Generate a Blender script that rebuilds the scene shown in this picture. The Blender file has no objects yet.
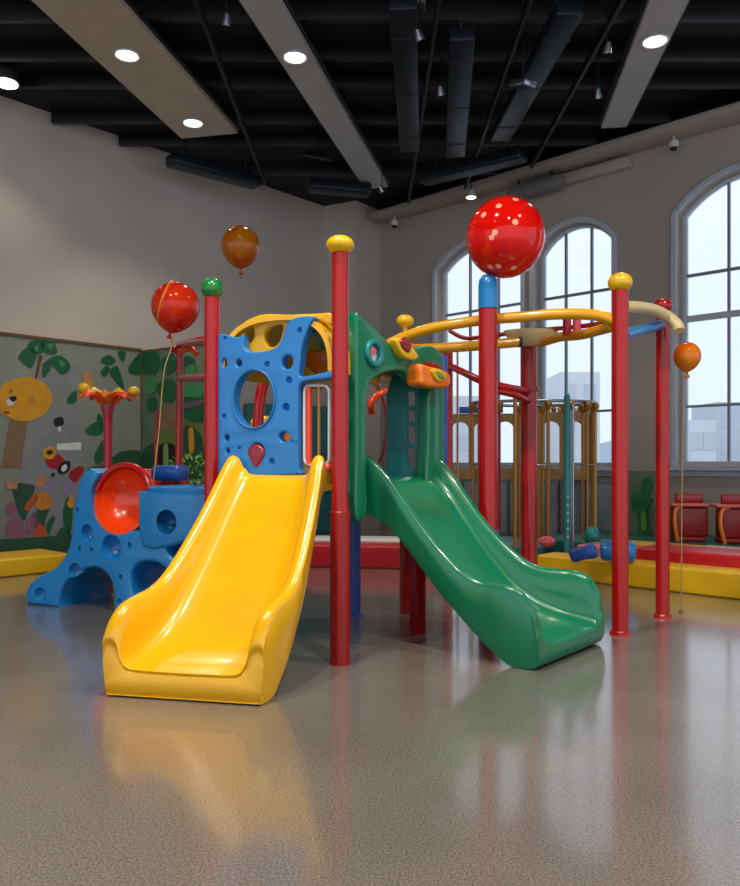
import bpy, bmesh, math, random
from mathutils import Vector, Matrix
random.seed(7)
C = bpy.context.scene
COL = C.collection
EYE, F, CX, HY = 1.4, 773.0, 370.0, 462.0
PI = math.pi

# ------------------------------------------------------------ materials
def lin(h):
    h = h.lstrip('#'); o = []
    for i in (0, 2, 4):
        c = int(h[i:i+2], 16)/255
        o.append(c/12.92 if c <= .04045 else ((c+.055)/1.055)**2.4)
    return (*o, 1)
def newmat(name):
    m = bpy.data.materials.new(name); m.use_nodes = True
    nt = m.node_tree; return m, nt, nt.nodes['Principled BSDF']
def setin(b, k, v):
    if k in b.inputs: b.inputs[k].default_value = v
def plain(name, hexc, rough=.5, metal=0, coat=0, noise=.0, scale=8, bump=0, bscale=60, spec=None, trans=0, alpha=None):
    m, nt, b = newmat(name)
    c = lin(hexc)
    setin(b, 'Base Color', c); setin(b, 'Roughness', rough); setin(b, 'Metallic', metal)
    setin(b, 'Coat Weight', coat); setin(b, 'Coat Roughness', .08)
    if spec is not None: setin(b, 'Specular IOR Level', spec)
    if trans: setin(b, 'Transmission Weight', trans)
    if alpha is not None: setin(b, 'Alpha', alpha)
    tc = nt.nodes.new('ShaderNodeTexCoord')
    if noise:
        n = nt.nodes.new('ShaderNodeTexNoise'); n.inputs['Scale'].default_value = scale; n.inputs['Detail'].default_value = 5
        nt.links.new(tc.outputs['Object'], n.inputs['Vector'])
        r = nt.nodes.new('ShaderNodeValToRGB')
        r.color_ramp.elements[0].position = .3; r.color_ramp.elements[1].position = .7
        r.color_ramp.elements[0].color = tuple(x*(1-noise) for x in c[:3])+(1,)
        r.color_ramp.elements[1].color = tuple(min(1, x*(1+noise)) for x in c[:3])+(1,)
        nt.links.new(n.outputs['Fac'], r.inputs['Fac']); nt.links.new(r.outputs['Color'], b.inputs['Base Color'])
    if bump:
        n = nt.nodes.new('ShaderNodeTexNoise'); n.inputs['Scale'].default_value = bscale; n.inputs['Detail'].default_value = 4
        nt.links.new(tc.outputs['Object'], n.inputs['Vector'])
        bp = nt.nodes.new('ShaderNodeBump'); bp.inputs['Strength'].default_value = bump; bp.inputs['Distance'].default_value = .01
        nt.links.new(n.outputs['Fac'], bp.inputs['Height']); nt.links.new(bp.outputs['Normal'], b.inputs['Normal'])
    return m
def plastic(name, hexc, rough=.26, coat=.35):
    return plain(name, hexc, rough, coat=coat, noise=.05, scale=3, bump=.04, bscale=5)
def emit(name, hexc, s):
    m, nt, b = newmat(name); setin(b, 'Base Color', lin(hexc)); setin(b, 'Emission Color', lin(hexc)); setin(b, 'Emission Strength', s); return m

M = {}
M['yellow'] = plastic('yellow_plastic', '#f0b202')
M['green'] = plastic('green_plastic', '#04744f')
M['teal'] = plastic('teal_plastic', '#0c7f80', .35)
M['blue'] = plastic('blue_plastic', '#0f7cc0', .34)
M['blue_lt'] = plastic('light_blue_plastic', '#1c7cc6', .38)
M['blue_dk'] = plastic('deep_blue_plastic', '#1550a8', .4)
M['red'] = plastic('red_painted_steel', '#a80a05', .24, .15)
M['red_dk'] = plastic('dark_red_painted_steel', '#980a05', .36, .08)
M['orange_red'] = plastic('orange_red_plastic', '#f04408', .26, .3)
M['orange'] = plastic('orange_plastic', '#ee7a14', .3)
M['ring_yel'] = plastic('ochre_yellow_tube', '#eba70a', .25, .4)
M['cream'] = plastic('cream_plastic', '#d9c48c', .35)
M['capyel'] = plastic('cap_yellow', '#e8b60c', .3)
M['capgreen'] = plastic('cap_green', '#0f7a30', .25)
M['maroon'] = plastic('maroon_plastic', '#8c1a2c', .35)
M['pink'] = plastic('pink_plastic', '#ee5f66', .35)
M['white'] = plain('white_plastic', '#dcdcdc', .4)
M['dark'] = plain('dark_grey_rubber', '#23262b', .6)
M['gold'] = plain('gold_painted_rod', '#b07a2c', .3, metal=.5)
M['gold_lt'] = plain('brass_cord', '#b79a5c', .4, metal=.3)
M['chrome'] = plain('brushed_metal', '#9aa0a6', .25, metal=.9)
M['mat_yel'] = plain('yellow_vinyl', '#e5b40c', .38, noise=.06, scale=2)
M['mat_red'] = plain('red_vinyl', '#bf1420', .35, noise=.06, scale=2)
M['mat_pink'] = plain('coral_vinyl', '#e06a5c', .35, noise=.08, scale=2)
M['mat_pale'] = plain('pale_coral_vinyl', '#e3b3a6', .35, noise=.06, scale=2)  # red vinyl with its pale reflection painted into the colour
M['mat_teal'] = plain('teal_vinyl', '#1f6a68', .4, noise=.06, scale=2)
M['tan'] = plain('tan_wood', '#a37c4a', .5, noise=.2, scale=6)
M['wall'] = plain('wall_plaster_beige', '#d0c5ba', .85, noise=.05, scale=1.2, bump=.1, bscale=80)
M['wallr'] = plain('wall_plaster_taupe', '#b8aca2', .85, noise=.05, scale=1.2, bump=.1, bscale=80)
M['frame'] = plain('window_frame_paint', '#c6ced8', .45, noise=.03)
M['muntin'] = plain('muntin_grey', '#8b959f', .45)
M['ceil'] = plain('ceiling_black', '#08090b', .7, noise=.3, scale=1)
M['beam'] = plain('black_steel', '#0e1013', .5)
M['duct'] = plain('blue_grey_duct', '#1c2730', .35, metal=.4)
M['panel'] = plain('ceiling_panel_beige', '#c2b4a2', .7, noise=.08, scale=2)
M['panel2'] = plain('ceiling_panel_grey', '#b8b8b6', .65, noise=.08, scale=2)
M['lamp'] = emit('lamp_glow', '#fff1dc', 9)
M['mural'] = plain('mural_board_grey_green', '#8d9489', .32, noise=.08, scale=1.3, coat=.3)
M['mural2'] = plain('mural_board_sage', '#5f7a62', .35, noise=.2, scale=2.5, coat=.3)
M['woodtrim'] = plain('wood_trim', '#6f5436', .5, noise=.2, scale=5)
M['cabinet'] = plain('grey_cabinet', '#77787a', .5, noise=.05)
M['leaf'] = plain('leaf_green', '#1f6b3a', .5, noise=.3, scale=10)
M['leaf2'] = plain('leaf_green_light', '#5c9a3c', .5, noise=.3, scale=10)
P = {k: plain('paint_'+k, v, .5, noise=.1, scale=6) for k, v in dict(
    green='#155f38', mid='#3c8f55', light='#86a860', brown='#6e3c28', tan='#8a6c4e', yellow='#dc9c12', orange='#d9822a', red='#a8141c', black='#1c1818',
    white='#dedede', mauve='#9a5f78', lilac='#8f86a0', coral='#c65a30', peach='#c98862', olive='#6f7a3c', teal='#2a6468', dkgreen='#27543c', grey='#8a8f90', plum='#6a5468').items()}

# floor
def floor_mat():
    m, nt, b = newmat('speckled_polished_concrete')
    L = nt.links; N = nt.nodes
    tc = N.new('ShaderNodeTexCoord')
    n1 = N.new('ShaderNodeTexNoise'); n1.inputs['Scale'].default_value = 1.3; n1.inputs['Detail'].default_value = 6
    n2 = N.new('ShaderNodeTexNoise'); n2.inputs['Scale'].default_value = 105; n2.inputs['Detail'].default_value = 3
    L.new(tc.outputs['Object'], n1.inputs['Vector']); L.new(tc.outputs['Object'], n2.inputs['Vector'])
    r1 = N.new('ShaderNodeValToRGB'); r1.color_ramp.elements[0].position = .3; r1.color_ramp.elements[1].position = .7
    r1.color_ramp.elements[0].color = lin('#6c6762'); r1.color_ramp.elements[1].color = lin('#7a746e')
    r2 = N.new('ShaderNodeValToRGB'); r2.color_ramp.elements[0].position = .36; r2.color_ramp.elements[1].position = .64
    r2.color_ramp.elements[0].color = (.58, .58, .58, 1); r2.color_ramp.elements[1].color = (1.32, 1.3, 1.27, 1)
    mx = N.new('ShaderNodeMixRGB'); mx.blend_type = 'MULTIPLY'; mx.inputs['Fac'].default_value = 1
    L.new(n1.outputs['Fac'], r1.inputs['Fac']); L.new(n2.outputs['Fac'], r2.inputs['Fac'])
    L.new(r1.outputs['Color'], mx.inputs['Color1']); L.new(r2.outputs['Color'], mx.inputs['Color2'])
    L.new(mx.outputs['Color'], b.inputs['Base Color'])
    rr = N.new('ShaderNodeMapRange'); rr.inputs['To Min'].default_value = .2; rr.inputs['To Max'].default_value = .32
    L.new(n1.outputs['Fac'], rr.inputs['Value']); L.new(rr.outputs['Result'], b.inputs['Roughness'])
    bp = N.new('ShaderNodeBump'); bp.inputs['Strength'].default_value = .05; bp.inputs['Distance'].default_value = .02
    n3 = N.new('ShaderNodeTexNoise'); n3.inputs['Scale'].default_value = 4; n3.inputs['Detail'].default_value = 3
    L.new(tc.outputs['Object'], n3.inputs['Vector']); L.new(n3.outputs['Fac'], bp.inputs['Height'])
    L.new(bp.outputs['Normal'], b.inputs['Normal'])
    setin(b, 'Specular IOR Level', .7); setin(b, 'Coat Weight', .9); setin(b, 'Coat Roughness', .11)
    return m
M['floor'] = floor_mat()

def balloon_mat(name, c1, c2=None, trans=0., spots=None, rough=.12):
    m, nt, b = newmat(name); L = nt.links; N = nt.nodes
    tc = N.new('ShaderNodeTexCoord')
    setin(b, 'Roughness', rough); setin(b, 'Coat Weight', .6); setin(b, 'Transmission Weight', trans); setin(b, 'IOR', 1.2)
    base = None
    g = N.new('ShaderNodeTexNoise'); g.inputs['Scale'].default_value = 3.0
    L.new(tc.outputs['Object'], g.inputs['Vector'])
    r = N.new('ShaderNodeValToRGB'); r.color_ramp.elements[0].color = lin(c1); r.color_ramp.elements[1].color = lin(c2 or c1)
    r.color_ramp.elements[0].position = .4; r.color_ramp.elements[1].position = .6
    L.new(g.outputs['Fac'], r.inputs['Fac']); base = r.outputs['Color']
    if spots:
        v = N.new('ShaderNodeTexVoronoi'); v.inputs['Scale'].default_value = spots[1]
        L.new(tc.outputs['Object'], v.inputs['Vector'])
        st = N.new('ShaderNodeMath'); st.operation = 'LESS_THAN'; st.inputs[1].default_value = spots[2]
        L.new(v.outputs['Distance'], st.inputs[0])
        mx = N.new('ShaderNodeMixRGB'); mx.inputs['Color2'].default_value = lin(spots[0])
        L.new(st.outputs[0], mx.inputs['Fac']); L.new(base, mx.inputs['Color1']); base = mx.outputs['Color']
    L.new(base, b.inputs['Base Color'])
    return m
M['ball'] = balloon_mat('glossy_red_ball', '#d80d08', '#e01a0c', spots=('#f5b08c', 6.5, .17))
M['bal_red'] = balloon_mat('red_foil_balloon', '#c8160a', '#e03412', spots=('#f0a070', 11, .12))
M['bal_or'] = balloon_mat('amber_latex', '#c44a08', '#c87a10', trans=.25)
M['bal_or2'] = balloon_mat('orange_latex', '#e0560c', '#e88018', rough=.25)

def glass_mat():
    m, nt, b = newmat('window_glass'); N = nt.nodes; L = nt.links
    N.remove(b); out = N['Material Output']
    t = N.new('ShaderNodeBsdfTransparent'); t.inputs[0].default_value = (.96, .98, 1, 1)
    g = N.new('ShaderNodeBsdfGlossy'); g.inputs['Roughness'].default_value = .02
    f = N.new('ShaderNodeFresnel'); f.inputs[0].default_value = 1.3
    mx = N.new('ShaderNodeMixShader'); L.new(f.outputs[0], mx.inputs[0]); L.new(t.outputs[0], mx.inputs[1]); L.new(g.outputs[0], mx.inputs[2])
    L.new(mx.outputs[0], out.inputs['Surface']); return m
M['glass'] = glass_mat()

# ------------------------------------------------------------ helpers
def put(name, me, m, parent=None, smooth=None):
    """link a world-space mesh as one object whose origin sits at its own centre"""
    vs = [v.co.copy() for v in me.vertices]
    lo = Vector([min(v[i] for v in vs) for i in range(3)]); hi = Vector([max(v[i] for v in vs) for i in range(3)])
    c = (lo+hi)/2
    if parent is None: c.z = lo.z
    me.transform(Matrix.Translation(-c))
    o = bpy.data.objects.new(name, me); COL.objects.link(o)
    me.materials.clear(); me.materials.append(m if not isinstance(m, str) else M[m])
    if smooth is not None:
        me.shade_smooth(); me.set_sharp_from_angle(angle=math.radians(smooth))
    if parent is not None:
        o.parent = parent
        pw = Vector(parent['_w']) if '_w' in parent else Vector((0, 0, 0))
        o.location = c-pw
    else: o.location = c
    o['_w'] = tuple(c)
    return o
def finish(bm, name, m, parent=None, smooth=None):
    bmesh.ops.recalc_face_normals(bm, faces=bm.faces)
    me = bpy.data.meshes.new(name); bm.to_mesh(me); bm.free()
    return put(name, me, m, parent, smooth)
def thing(name, label, cat, loc, group=None):
    o = bpy.data.objects.new(name, None); COL.objects.link(o); o.location = loc; o['_w'] = tuple(loc)
    o.empty_display_size = .1; o['label'] = label; o['category'] = cat
    if group: o['group'] = group
    return o
def tag(o, label, cat, group=None, kind=None):
    o['label'] = label; o['category'] = cat
    if group: o['group'] = group
    if kind: o['kind'] = kind
    return o
def struct(o): o['kind'] = 'structure'; return o
def copy_tree(o, delta, label=None):
    c = o.copy(); COL.objects.link(c); c.location = o.location+Vector(delta)
    if label: c['label'] = label
    for ch in list(o.children):
        d = ch.copy(); COL.objects.link(d); d.parent = c
        for g in list(ch.children):
            e = g.copy(); COL.objects.link(e); e.parent = d
    return c

def bbox(bm, c, s, rz=0, bev=0, seg=2, rot=None):
    r = bmesh.ops.create_cube(bm, size=1)
    vs = r['verts']
    bmesh.ops.scale(bm, vec=s, verts=vs)
    if bev:
        es = list({e for v in vs for e in v.link_edges})
        rr = bmesh.ops.bevel(bm, geom=es, offset=bev, segments=seg, affect='EDGES', profile=.5)
        vs = list(set(rr['verts']) | {v for v in vs if v.is_valid})
    if rot is None: rot = Matrix.Rotation(rz, 3, 'Z')
    bmesh.ops.rotate(bm, cent=(0, 0, 0), matrix=rot, verts=vs)
    bmesh.ops.translate(bm, vec=c, verts=vs)
def box(name, c, s, m, parent=None, rz=0, bev=.01, seg=2, rot=None):
    bm = bmesh.new(); bbox(bm, c, s, rz, bev, seg, rot)
    return finish(bm, name, m, parent, 40)

def catmull(pts, n=8, closed=False):
    pts = [Vector(p) for p in pts]; out = []
    N = len(pts); rng = range(N if closed else N-1)
    for i in rng:
        g = (lambda k: pts[k % N]) if closed else (lambda k: pts[max(0, min(N-1, k))])
        p0, p1, p2, p3 = g(i-1), g(i), g(i+1), g(i+2)
        for j in range(n):
            t = j/n
            out.append(.5*((2*p1)+(p2-p0)*t+(2*p0-5*p1+4*p2-p3)*t*t+(3*p1-p0-3*p2+p3)*t**3))
    if not closed: out.append(pts[-1])
    return out
def btube(bm, path, r, n=16, closed=False):
    path = [Vector(p) for p in path]; N = len(path)
    rad = r if callable(r) else (lambda t: r)
    rings = []; prev = None
    for i, p in enumerate(path):
        if closed: t = (path[(i+1) % N]-path[i-1]).normalized()
        else: t = (path[min(N-1, i+1)]-path[max(0, i-1)]).normalized()
        if prev is None:
            a = Vector((0, 0, 1)) if abs(t.z) < .9 else Vector((1, 0, 0))
            u = t.cross(a).normalized()
        else: u = (prev-t*prev.dot(t)).normalized()
        prev = u; v = t.cross(u)
        rr = rad(i/(N-1) if N > 1 else 0)
        rings.append([bm.verts.new(p+(u*math.cos(2*PI*k/n)+v*math.sin(2*PI*k/n))*rr) for k in range(n)])
    for i in range(N if closed else N-1):
        a, b = rings[i], rings[(i+1) % N]
        for k in range(n): bm.faces.new((a[k], a[(k+1) % n], b[(k+1) % n], b[k]))
    if not closed:
        bm.faces.new(rings[0][::-1]); bm.faces.new(rings[-1])
def tube(name, path, r, m, parent=None, n=16, smooth_n=0, closed=False):
    if smooth_n: path = catmull(path, smooth_n, closed)
    bm = bmesh.new(); btube(bm, path, r, n, closed)
    return finish(bm, name, m, parent, 50)
def blathe(bm, prof, c, n=32, axis=None):
    R = Matrix.Identity(3) if axis is None else Vector((0, 0, 1)).rotation_difference(Vector(axis)).to_matrix()
    c = Vector(c); rings = []
    for (r, z) in prof:
        if r < 1e-5: rings.append([bm.verts.new(c+R@Vector((0, 0, z)))])
        else: rings.append([bm.verts.new(c+R@Vector((r*math.cos(2*PI*k/n), r*math.sin(2*PI*k/n), z))) for k in range(n)])
    for a, b in zip(rings, rings[1:]):
        for k in range(n):
            if len(a) == 1 and len(b) == 1: continue
            if len(a) == 1: bm.faces.new((a[0], b[(k+1) % n], b[k]))
            elif len(b) == 1: bm.faces.new((a[k], a[(k+1) % n], b[0]))
            else: bm.faces.new((a[k], a[(k+1) % n], b[(k+1) % n], b[k]))
    if len(rings[0]) > 1: bm.faces.new(rings[0][::-1])
    if len(rings[-1]) > 1: bm.faces.new(rings[-1])
def lathe(name, prof, c, m, parent=None, n=32, axis=None, sm=40):
    bm = bmesh.new(); blathe(bm, prof, c, n, axis)
    return finish(bm, name, m, parent, sm)
def ell(rx, rz, n=14, z0=0): return [(rx*math.sin(PI*i/n), z0-rz*math.cos(PI*i/n)) for i in range(n+1)]
def ball(name, c, rx, rz, m, parent=None, axis=None): return lathe(name, ell(rx, rz), c, m, parent, 32, axis, 80)

def at(px, py, Y): return Vector(((px-CX)/F*Y, Y, EYE-(py-HY)/F*Y))
class Plane:
    """a vertical plane standing in the room: origin p0 (x, y), direction angle or vector; u runs along, v is height"""
    def __init__(s, p0, d):
        s.p0 = Vector((p0[0], p0[1])); s.d = Vector(d).normalized(); s.n = Vector((s.d.y, -s.d.x))   # n faces the viewer side
    def uv(s, px, py):
        k = (px-CX)/F
        u = (k*s.p0.y-s.p0.x)/(s.d.x-k*s.d.y); Y = s.p0.y+u*s.d.y
        return (u, EYE-(py-HY)/F*Y)
    def w(s, u, z, off=0):
        return Vector((s.p0.x+u*s.d.x+off*s.n.x, s.p0.y+u*s.d.y+off*s.n.y, z))
    def mat(s, off=0):
        o = s.w(0, 0, off)
        return Matrix(((s.d.x, 0, s.n.x, o.x), (s.d.y, 0, s.n.y, o.y), (0, 1, 0, o.z), (0, 0, 0, 1)))
def shape_mesh(loops, thick, bev=0, bres=2):
    cu = bpy.data.curves.new('tmp', 'CURVE'); cu.dimensions = '2D'; cu.fill_mode = 'BOTH'
    cu.extrude = max(.0005, thick/2-bev); cu.bevel_depth = bev; cu.bevel_resolution = bres; cu.offset = -bev
    for lp in loops:
        sp = cu.splines.new('POLY'); sp.points.add(len(lp)-1); sp.use_cyclic_u = True
        for i, p in enumerate(lp): sp.points[i].co = (p[0], p[1], 0, 1)
    o = bpy.data.objects.new('tmp', cu); COL.objects.link(o)
    dg = bpy.context.evaluated_depsgraph_get(); dg.update()
    me = bpy.data.meshes.new_from_object(o.evaluated_get(dg))
    bpy.data.objects.remove(o); bpy.data.curves.remove(cu)
    bm = bmesh.new(); bm.from_mesh(me); bmesh.ops.remove_doubles(bm, verts=bm.verts, dist=.0004)
    bmesh.ops.recalc_face_normals(bm, faces=bm.faces); bm.to_mesh(me); bm.free()
    return me
def sm(pts, n=5): return [(p.x, p.y) for p in catmull([(a, b, 0) for a, b in pts], n, True)]
def circ(c, rx, rz=None, n=28, rot=0):
    rz = rz or rx
    return [(c[0]+rx*math.cos(2*PI*i/n)*math.cos(rot)-rz*math.sin(2*PI*i/n)*math.sin(rot), c[1]+rx*math.cos(2*PI*i/n)*math.sin(rot)+rz*math.sin(2*PI*i/n)*math.cos(rot)) for i in range(n)]
def plate(name, pl, loops, thick, m, parent=None, off=0, bev=.01, smooth=45, bres=2, cuts=None):
    """solid plate; off = offset of its middle towards the viewer"""
    me = shape_mesh(loops, thick, bev, bres)
    me.transform(pl.mat(off))
    if cuts:
        def bad(q):
            b = bmesh.new(); b.from_mesh(q); n = sum(not e.is_manifold for e in b.edges); b.free(); return n
        for (c, r, ax, sq) in cuts:
            for k in (1, 1.04, .95, 1.09, .9):
                o = bpy.data.objects.new('tmpb', me); COL.objects.link(o)
                bm = bmesh.new(); bmesh.ops.create_uvsphere(bm, u_segments=28 if r < .2 else 56, v_segments=16 if r < .2 else 28, radius=1)
                bm.transform(Matrix.Translation(c) @ pl.mat(0).to_3x3().to_4x4() @ Matrix.Diagonal((r*k*ax, r*k, r*k*sq, 1)))
                m2 = bpy.data.meshes.new('c'); bm.to_mesh(m2); bm.free()
                t = bpy.data.objects.new('tmpc', m2); COL.objects.link(t)
                md = o.modifiers.new('b', 'BOOLEAN'); md.operation = 'DIFFERENCE'; md.object = t; md.solver = 'EXACT'
                dg = bpy.context.evaluated_depsgraph_get(); dg.update()
                m3 = bpy.data.meshes.new_from_object(o.evaluated_get(dg))
                bpy.data.objects.remove(t); bpy.data.objects.remove(o)
                b = bmesh.new(); b.from_mesh(m3)
                if len(cuts) > 1: bmesh.ops.triangulate(b, faces=b.faces[:]); bmesh.ops.remove_doubles(b, verts=b.verts, dist=.0003); bmesh.ops.dissolve_degenerate(b, dist=.0003, edges=b.edges)
                b.to_mesh(m3); b.free()
                if bad(m3) == 0 and len(m3.vertices) > 20: me = m3; break
    return put(name, me, m, parent, smooth)
def pxl(pl, pts, s=5): 
    q = [pl.uv(*p) for p in pts]
    return sm(q, s) if s else q

# ------------------------------------------------------------ room shell
LW0 = Vector((-5.55, 11.6)); LD = Vector((.673, .74)).normalized()      # left wall line
RW0 = Vector((.33, 16.8)); RD = Vector((.729, -.685)).normalized()      # right wall line
ZC = 6.9
def lx(Y): return LW0.x+LD.x*(Y-LW0.y)/LD.y
def rx(Y): return RW0.x+RD.x*(Y-RW0.y)/RD.y
WL = Plane(LW0, LD); WR = Plane(RW0, RD)
def slab(name, z0, z1, m):
    bm = bmesh.new(); pp_ = [(-16.5, -.2), (-.95, 17.0), (-.4, 17.85), (.45, 17.15), (12.2, 5.95), (12.2, -5), (-16.5, -5)]
    lo = [bm.verts.new((x, y, z0)) for x, y in pp_]; hi = [bm.verts.new((x, y, z1)) for x, y in pp_]
    bm.faces.new(lo); bm.faces.new(hi)
    for i in range(7): bm.faces.new((lo[i], lo[(i+1) % 7], hi[(i+1) % 7], hi[i]))
    return struct(finish(bm, name, m))
slab('floor', -.2, 0, 'floor'); slab('ceiling', ZC, ZC+.2, 'ceil')
struct(plate('wall_left', WL, [[(-16, 0), (7.4, 0), (7.4, ZC), (-16, ZC)]], .3, 'wall', off=-.15, bev=0))
WINS = [(1.42, 3.44, 1.32, 5.3, .42), (3.72, 5.24, 1.32, 5.22, .42), (6.34, 8.5, 1.34, 5.38, .5)]
def arch(u0, u1, z0, zs, rise, n=14):
    c = (u0+u1)/2; a = (u1-u0)/2
    R = (a*a+rise*rise)/(2*rise); zc = zs+rise-R; th = math.asin(a/R)
    return [(u0, z0), (u1, z0)]+[(c+R*math.sin(th-2*th*i/n), zc+R*math.cos(th-2*th*i/n)) for i in range(n+1)]
struct(plate('wall_right', WR, [[(-.55, 0), (16, 0), (16, ZC), (-.55, ZC)]]+[arch(*w) for w in WINS]+[arch(10.2, 12.3, 1.34, 5.38, .5)], .34, 'wallr', off=-.17, bev=0))
# corner pier
bm = bmesh.new()
pp = [(-1.06, 16.66), (-.30, 16.26), (.05, 16.68), (.45, 17.2), (-.4, 17.9), (-1.3, 17.2)]
lo = [bm.verts.new((x, y, 0)) for x, y in pp]; hi = [bm.verts.new((x, y, ZC)) for x, y in pp]
bm.faces.new(lo); bm.faces.new(hi)
for i in range(6): bm.faces.new((lo[i], lo[(i+1) % 6], hi[(i+1) % 6], hi[i]))
struct(finish(bm, 'wall_corner', 'wall'))
# windows
def window(i, w):
    u0, u1, z0, zs, rise = w
    outer = arch(*w); t = .07
    inn = arch(u0+t, u1-t, z0+t, zs, rise-t*.6)
    fr = struct(plate('window_%d' % i, WR, [outer, inn], .12, 'frame', off=-.24, bev=.008))
    # inner reveal casing
    o2 = arch(u0-.09, u1+.09, z0-.02, zs+.02, rise+.07)
    plate('casing', WR, [o2, arch(u0+.005, u1-.005, z0+.005, zs, rise)], .05, 'frame', fr, off=.025, bev=.008)
    c = (u0+u1)/2; a = (u1-u0)/2; R = (a*a+rise*rise)/(2*rise); zc = zs+rise-R
    def top(u): return zc+math.sqrt(max(0, R*R-(u-c)**2))-.03
    nv = 2
    for k in range(1, nv+1):
        u = u0+(u1-u0)*k/(nv+1)
        bm = bmesh.new(); bbox(bm, WR.w(u, (z0+top(u))/2, -.24), (.035, .06, top(u)-z0-.04), math.atan2(RD.y, RD.x))
        finish(bm, 'mullion', 'muntin', fr)
    for z, th in ((2.3, .04), (3.72, .1), (4.42, .045)):
        bm = bmesh.new(); bbox(bm, WR.w(c, z, -.235), (u1-u0-.1, .055, th), math.atan2(RD.y, RD.x))
        finish(bm, 'transom', 'frame' if th > .06 else 'muntin', fr)
    plate('pane', WR, [arch(u0+t*.5, u1-t*.5, z0+t*.5, zs, rise-t*.4)], .006, 'glass', fr, off=-.25, bev=0)
    bm = bmesh.new(); bbox(bm, WR.w(c, z0-.05, .06), (u1-u0+.3, .22, .05), math.atan2(RD.y, RD.x), .01)
    bbox(bm, WR.w(c, z0-.12, .03), (u1-u0+.22, .06, .09), math.atan2(RD.y, RD.x), .008)
    finish(bm, 'window_sill', 'frame', fr)
for i, w in enumerate(WINS): window(i+1, w)
window(4, (10.2, 12.3, 1.34, 5.38, .5))
# right wall soffit trims
def rwbox(name, u0, u1, z, dz, o, do, m, bev=.01):
    bm = bmesh.new(); bbox(bm, WR.w((u0+u1)/2, z, o), (u1-u0, do, dz), math.atan2(RD.y, RD.x), bev)
    return finish(bm, name, m, None, 40)
struct(rwbox('trim_1', .02, 11, 6.62, .12, .28, .5, 'wallr'))
struct(rwbox('trim_2', .02, 11, 6.80, .16, .12, .2, 'ceil'))
struct(rwbox('trim_3', 3.9, 5.6, 6.40, .16, .09, .16, 'wallr'))
struct(plate('baseboard_left', WL, [[(-14, 0), (6.6, 0), (6.6, .24), (-14, .24)]], .06, P['dkgreen'], off=.03, bev=.005))
struct(rwbox('baseboard_right', .3, 12, .08, .16, .02, .04, 'muntin'))

# ------------------------------------------------------------ ceiling things
def clampbeam(Y, z, h, d, nm='ceiling_beam'):
    Yb = Y
    x0, x1 = lx(Yb)+.12, rx(Yb)-.65
    if Yb < 11: x0 = max(x0, -9); x1 = min(x1, 9)
    o = box(nm, ((x0+x1)/2, Y, 6.8), (x1-x0, d, .2), 'beam', bev=.005)
    return o, x1-x0
names = ['closest to the viewer above the room', 'second back from the viewer', 'third back from the viewer', 'fourth back, over the middle of the room', 'fifth back towards the corner', 'shortest, nearest the far corner']
for (Y, nmx) in zip((9.3, 10.2, 10.95, 12.1, 12.95, 14.3), names):
    o, _ = clampbeam(Y, 6.72, .36 if Y > 9 else .2, .09)
    tag(o, 'black steel ceiling joist running crosswise, '+nmx, 'beam', 'crosswise black ceiling joists')
# long rafters between
for (X, y0, y1, lab) in ((-1.9, 6.6, 14.0, 'between the two left light panels'), (.75, 6.6, 15.0, 'just right of the long narrow light panel'), (1.75, 6.6, 14.2, 'over the big red ball'), (2.75, 6.6, 13.2, 'left of the rightmost light panel')):
    o = box('ceiling_rafter', (X, (y0+y1)/2, 6.45), (.05, y1-y0, .09), 'beam', bev=.004)
    tag(o, 'thin black lengthwise ceiling rail '+lab, 'beam', 'lengthwise black ceiling rails')
# blue-grey ducts
for (pts, lab) in (([(.35, 8.2), (.62, 12.0)], 'leftmost of the three blue-grey ducts'), ([(1.05, 8.8), (1.35, 12.2)], 'middle one of the three blue-grey ducts'), ([(2.15, 8.3), (1.95, 11.6)], 'rightmost of the three blue-grey ducts')):
    a, b = Vector(pts[0]), Vector(pts[1]); d = b-a
    t = thing('ventilation_duct', 'flat sheet metal ceiling duct, '+lab, 'duct', (a.x, a.y, 6.2), 'flat ceiling ducts')
    bm = bmesh.new(); bbox(bm, ((a.x+b.x)/2, (a.y+b.y)/2, 6.28), (.3, d.length, .16), math.atan2(d.y, d.x)-PI/2, .02)
    finish(bm, 'duct_body', 'duct', t, 40)
    for f in (.15, .5, .85):
        p = a+d*f; bm = bmesh.new(); bbox(bm, (p.x, p.y, 6.28), (.315, .03, .175), math.atan2(d.y, d.x)-PI/2, .005)
        finish(bm, 'flange', 'beam', t, 40)
        bm = bmesh.new(); btube(bm, [(p.x, p.y, 6.36), (p.x, p.y, 6.9)], .012, 8); finish(bm, 'hanger', 'chrome', t, 40)
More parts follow.
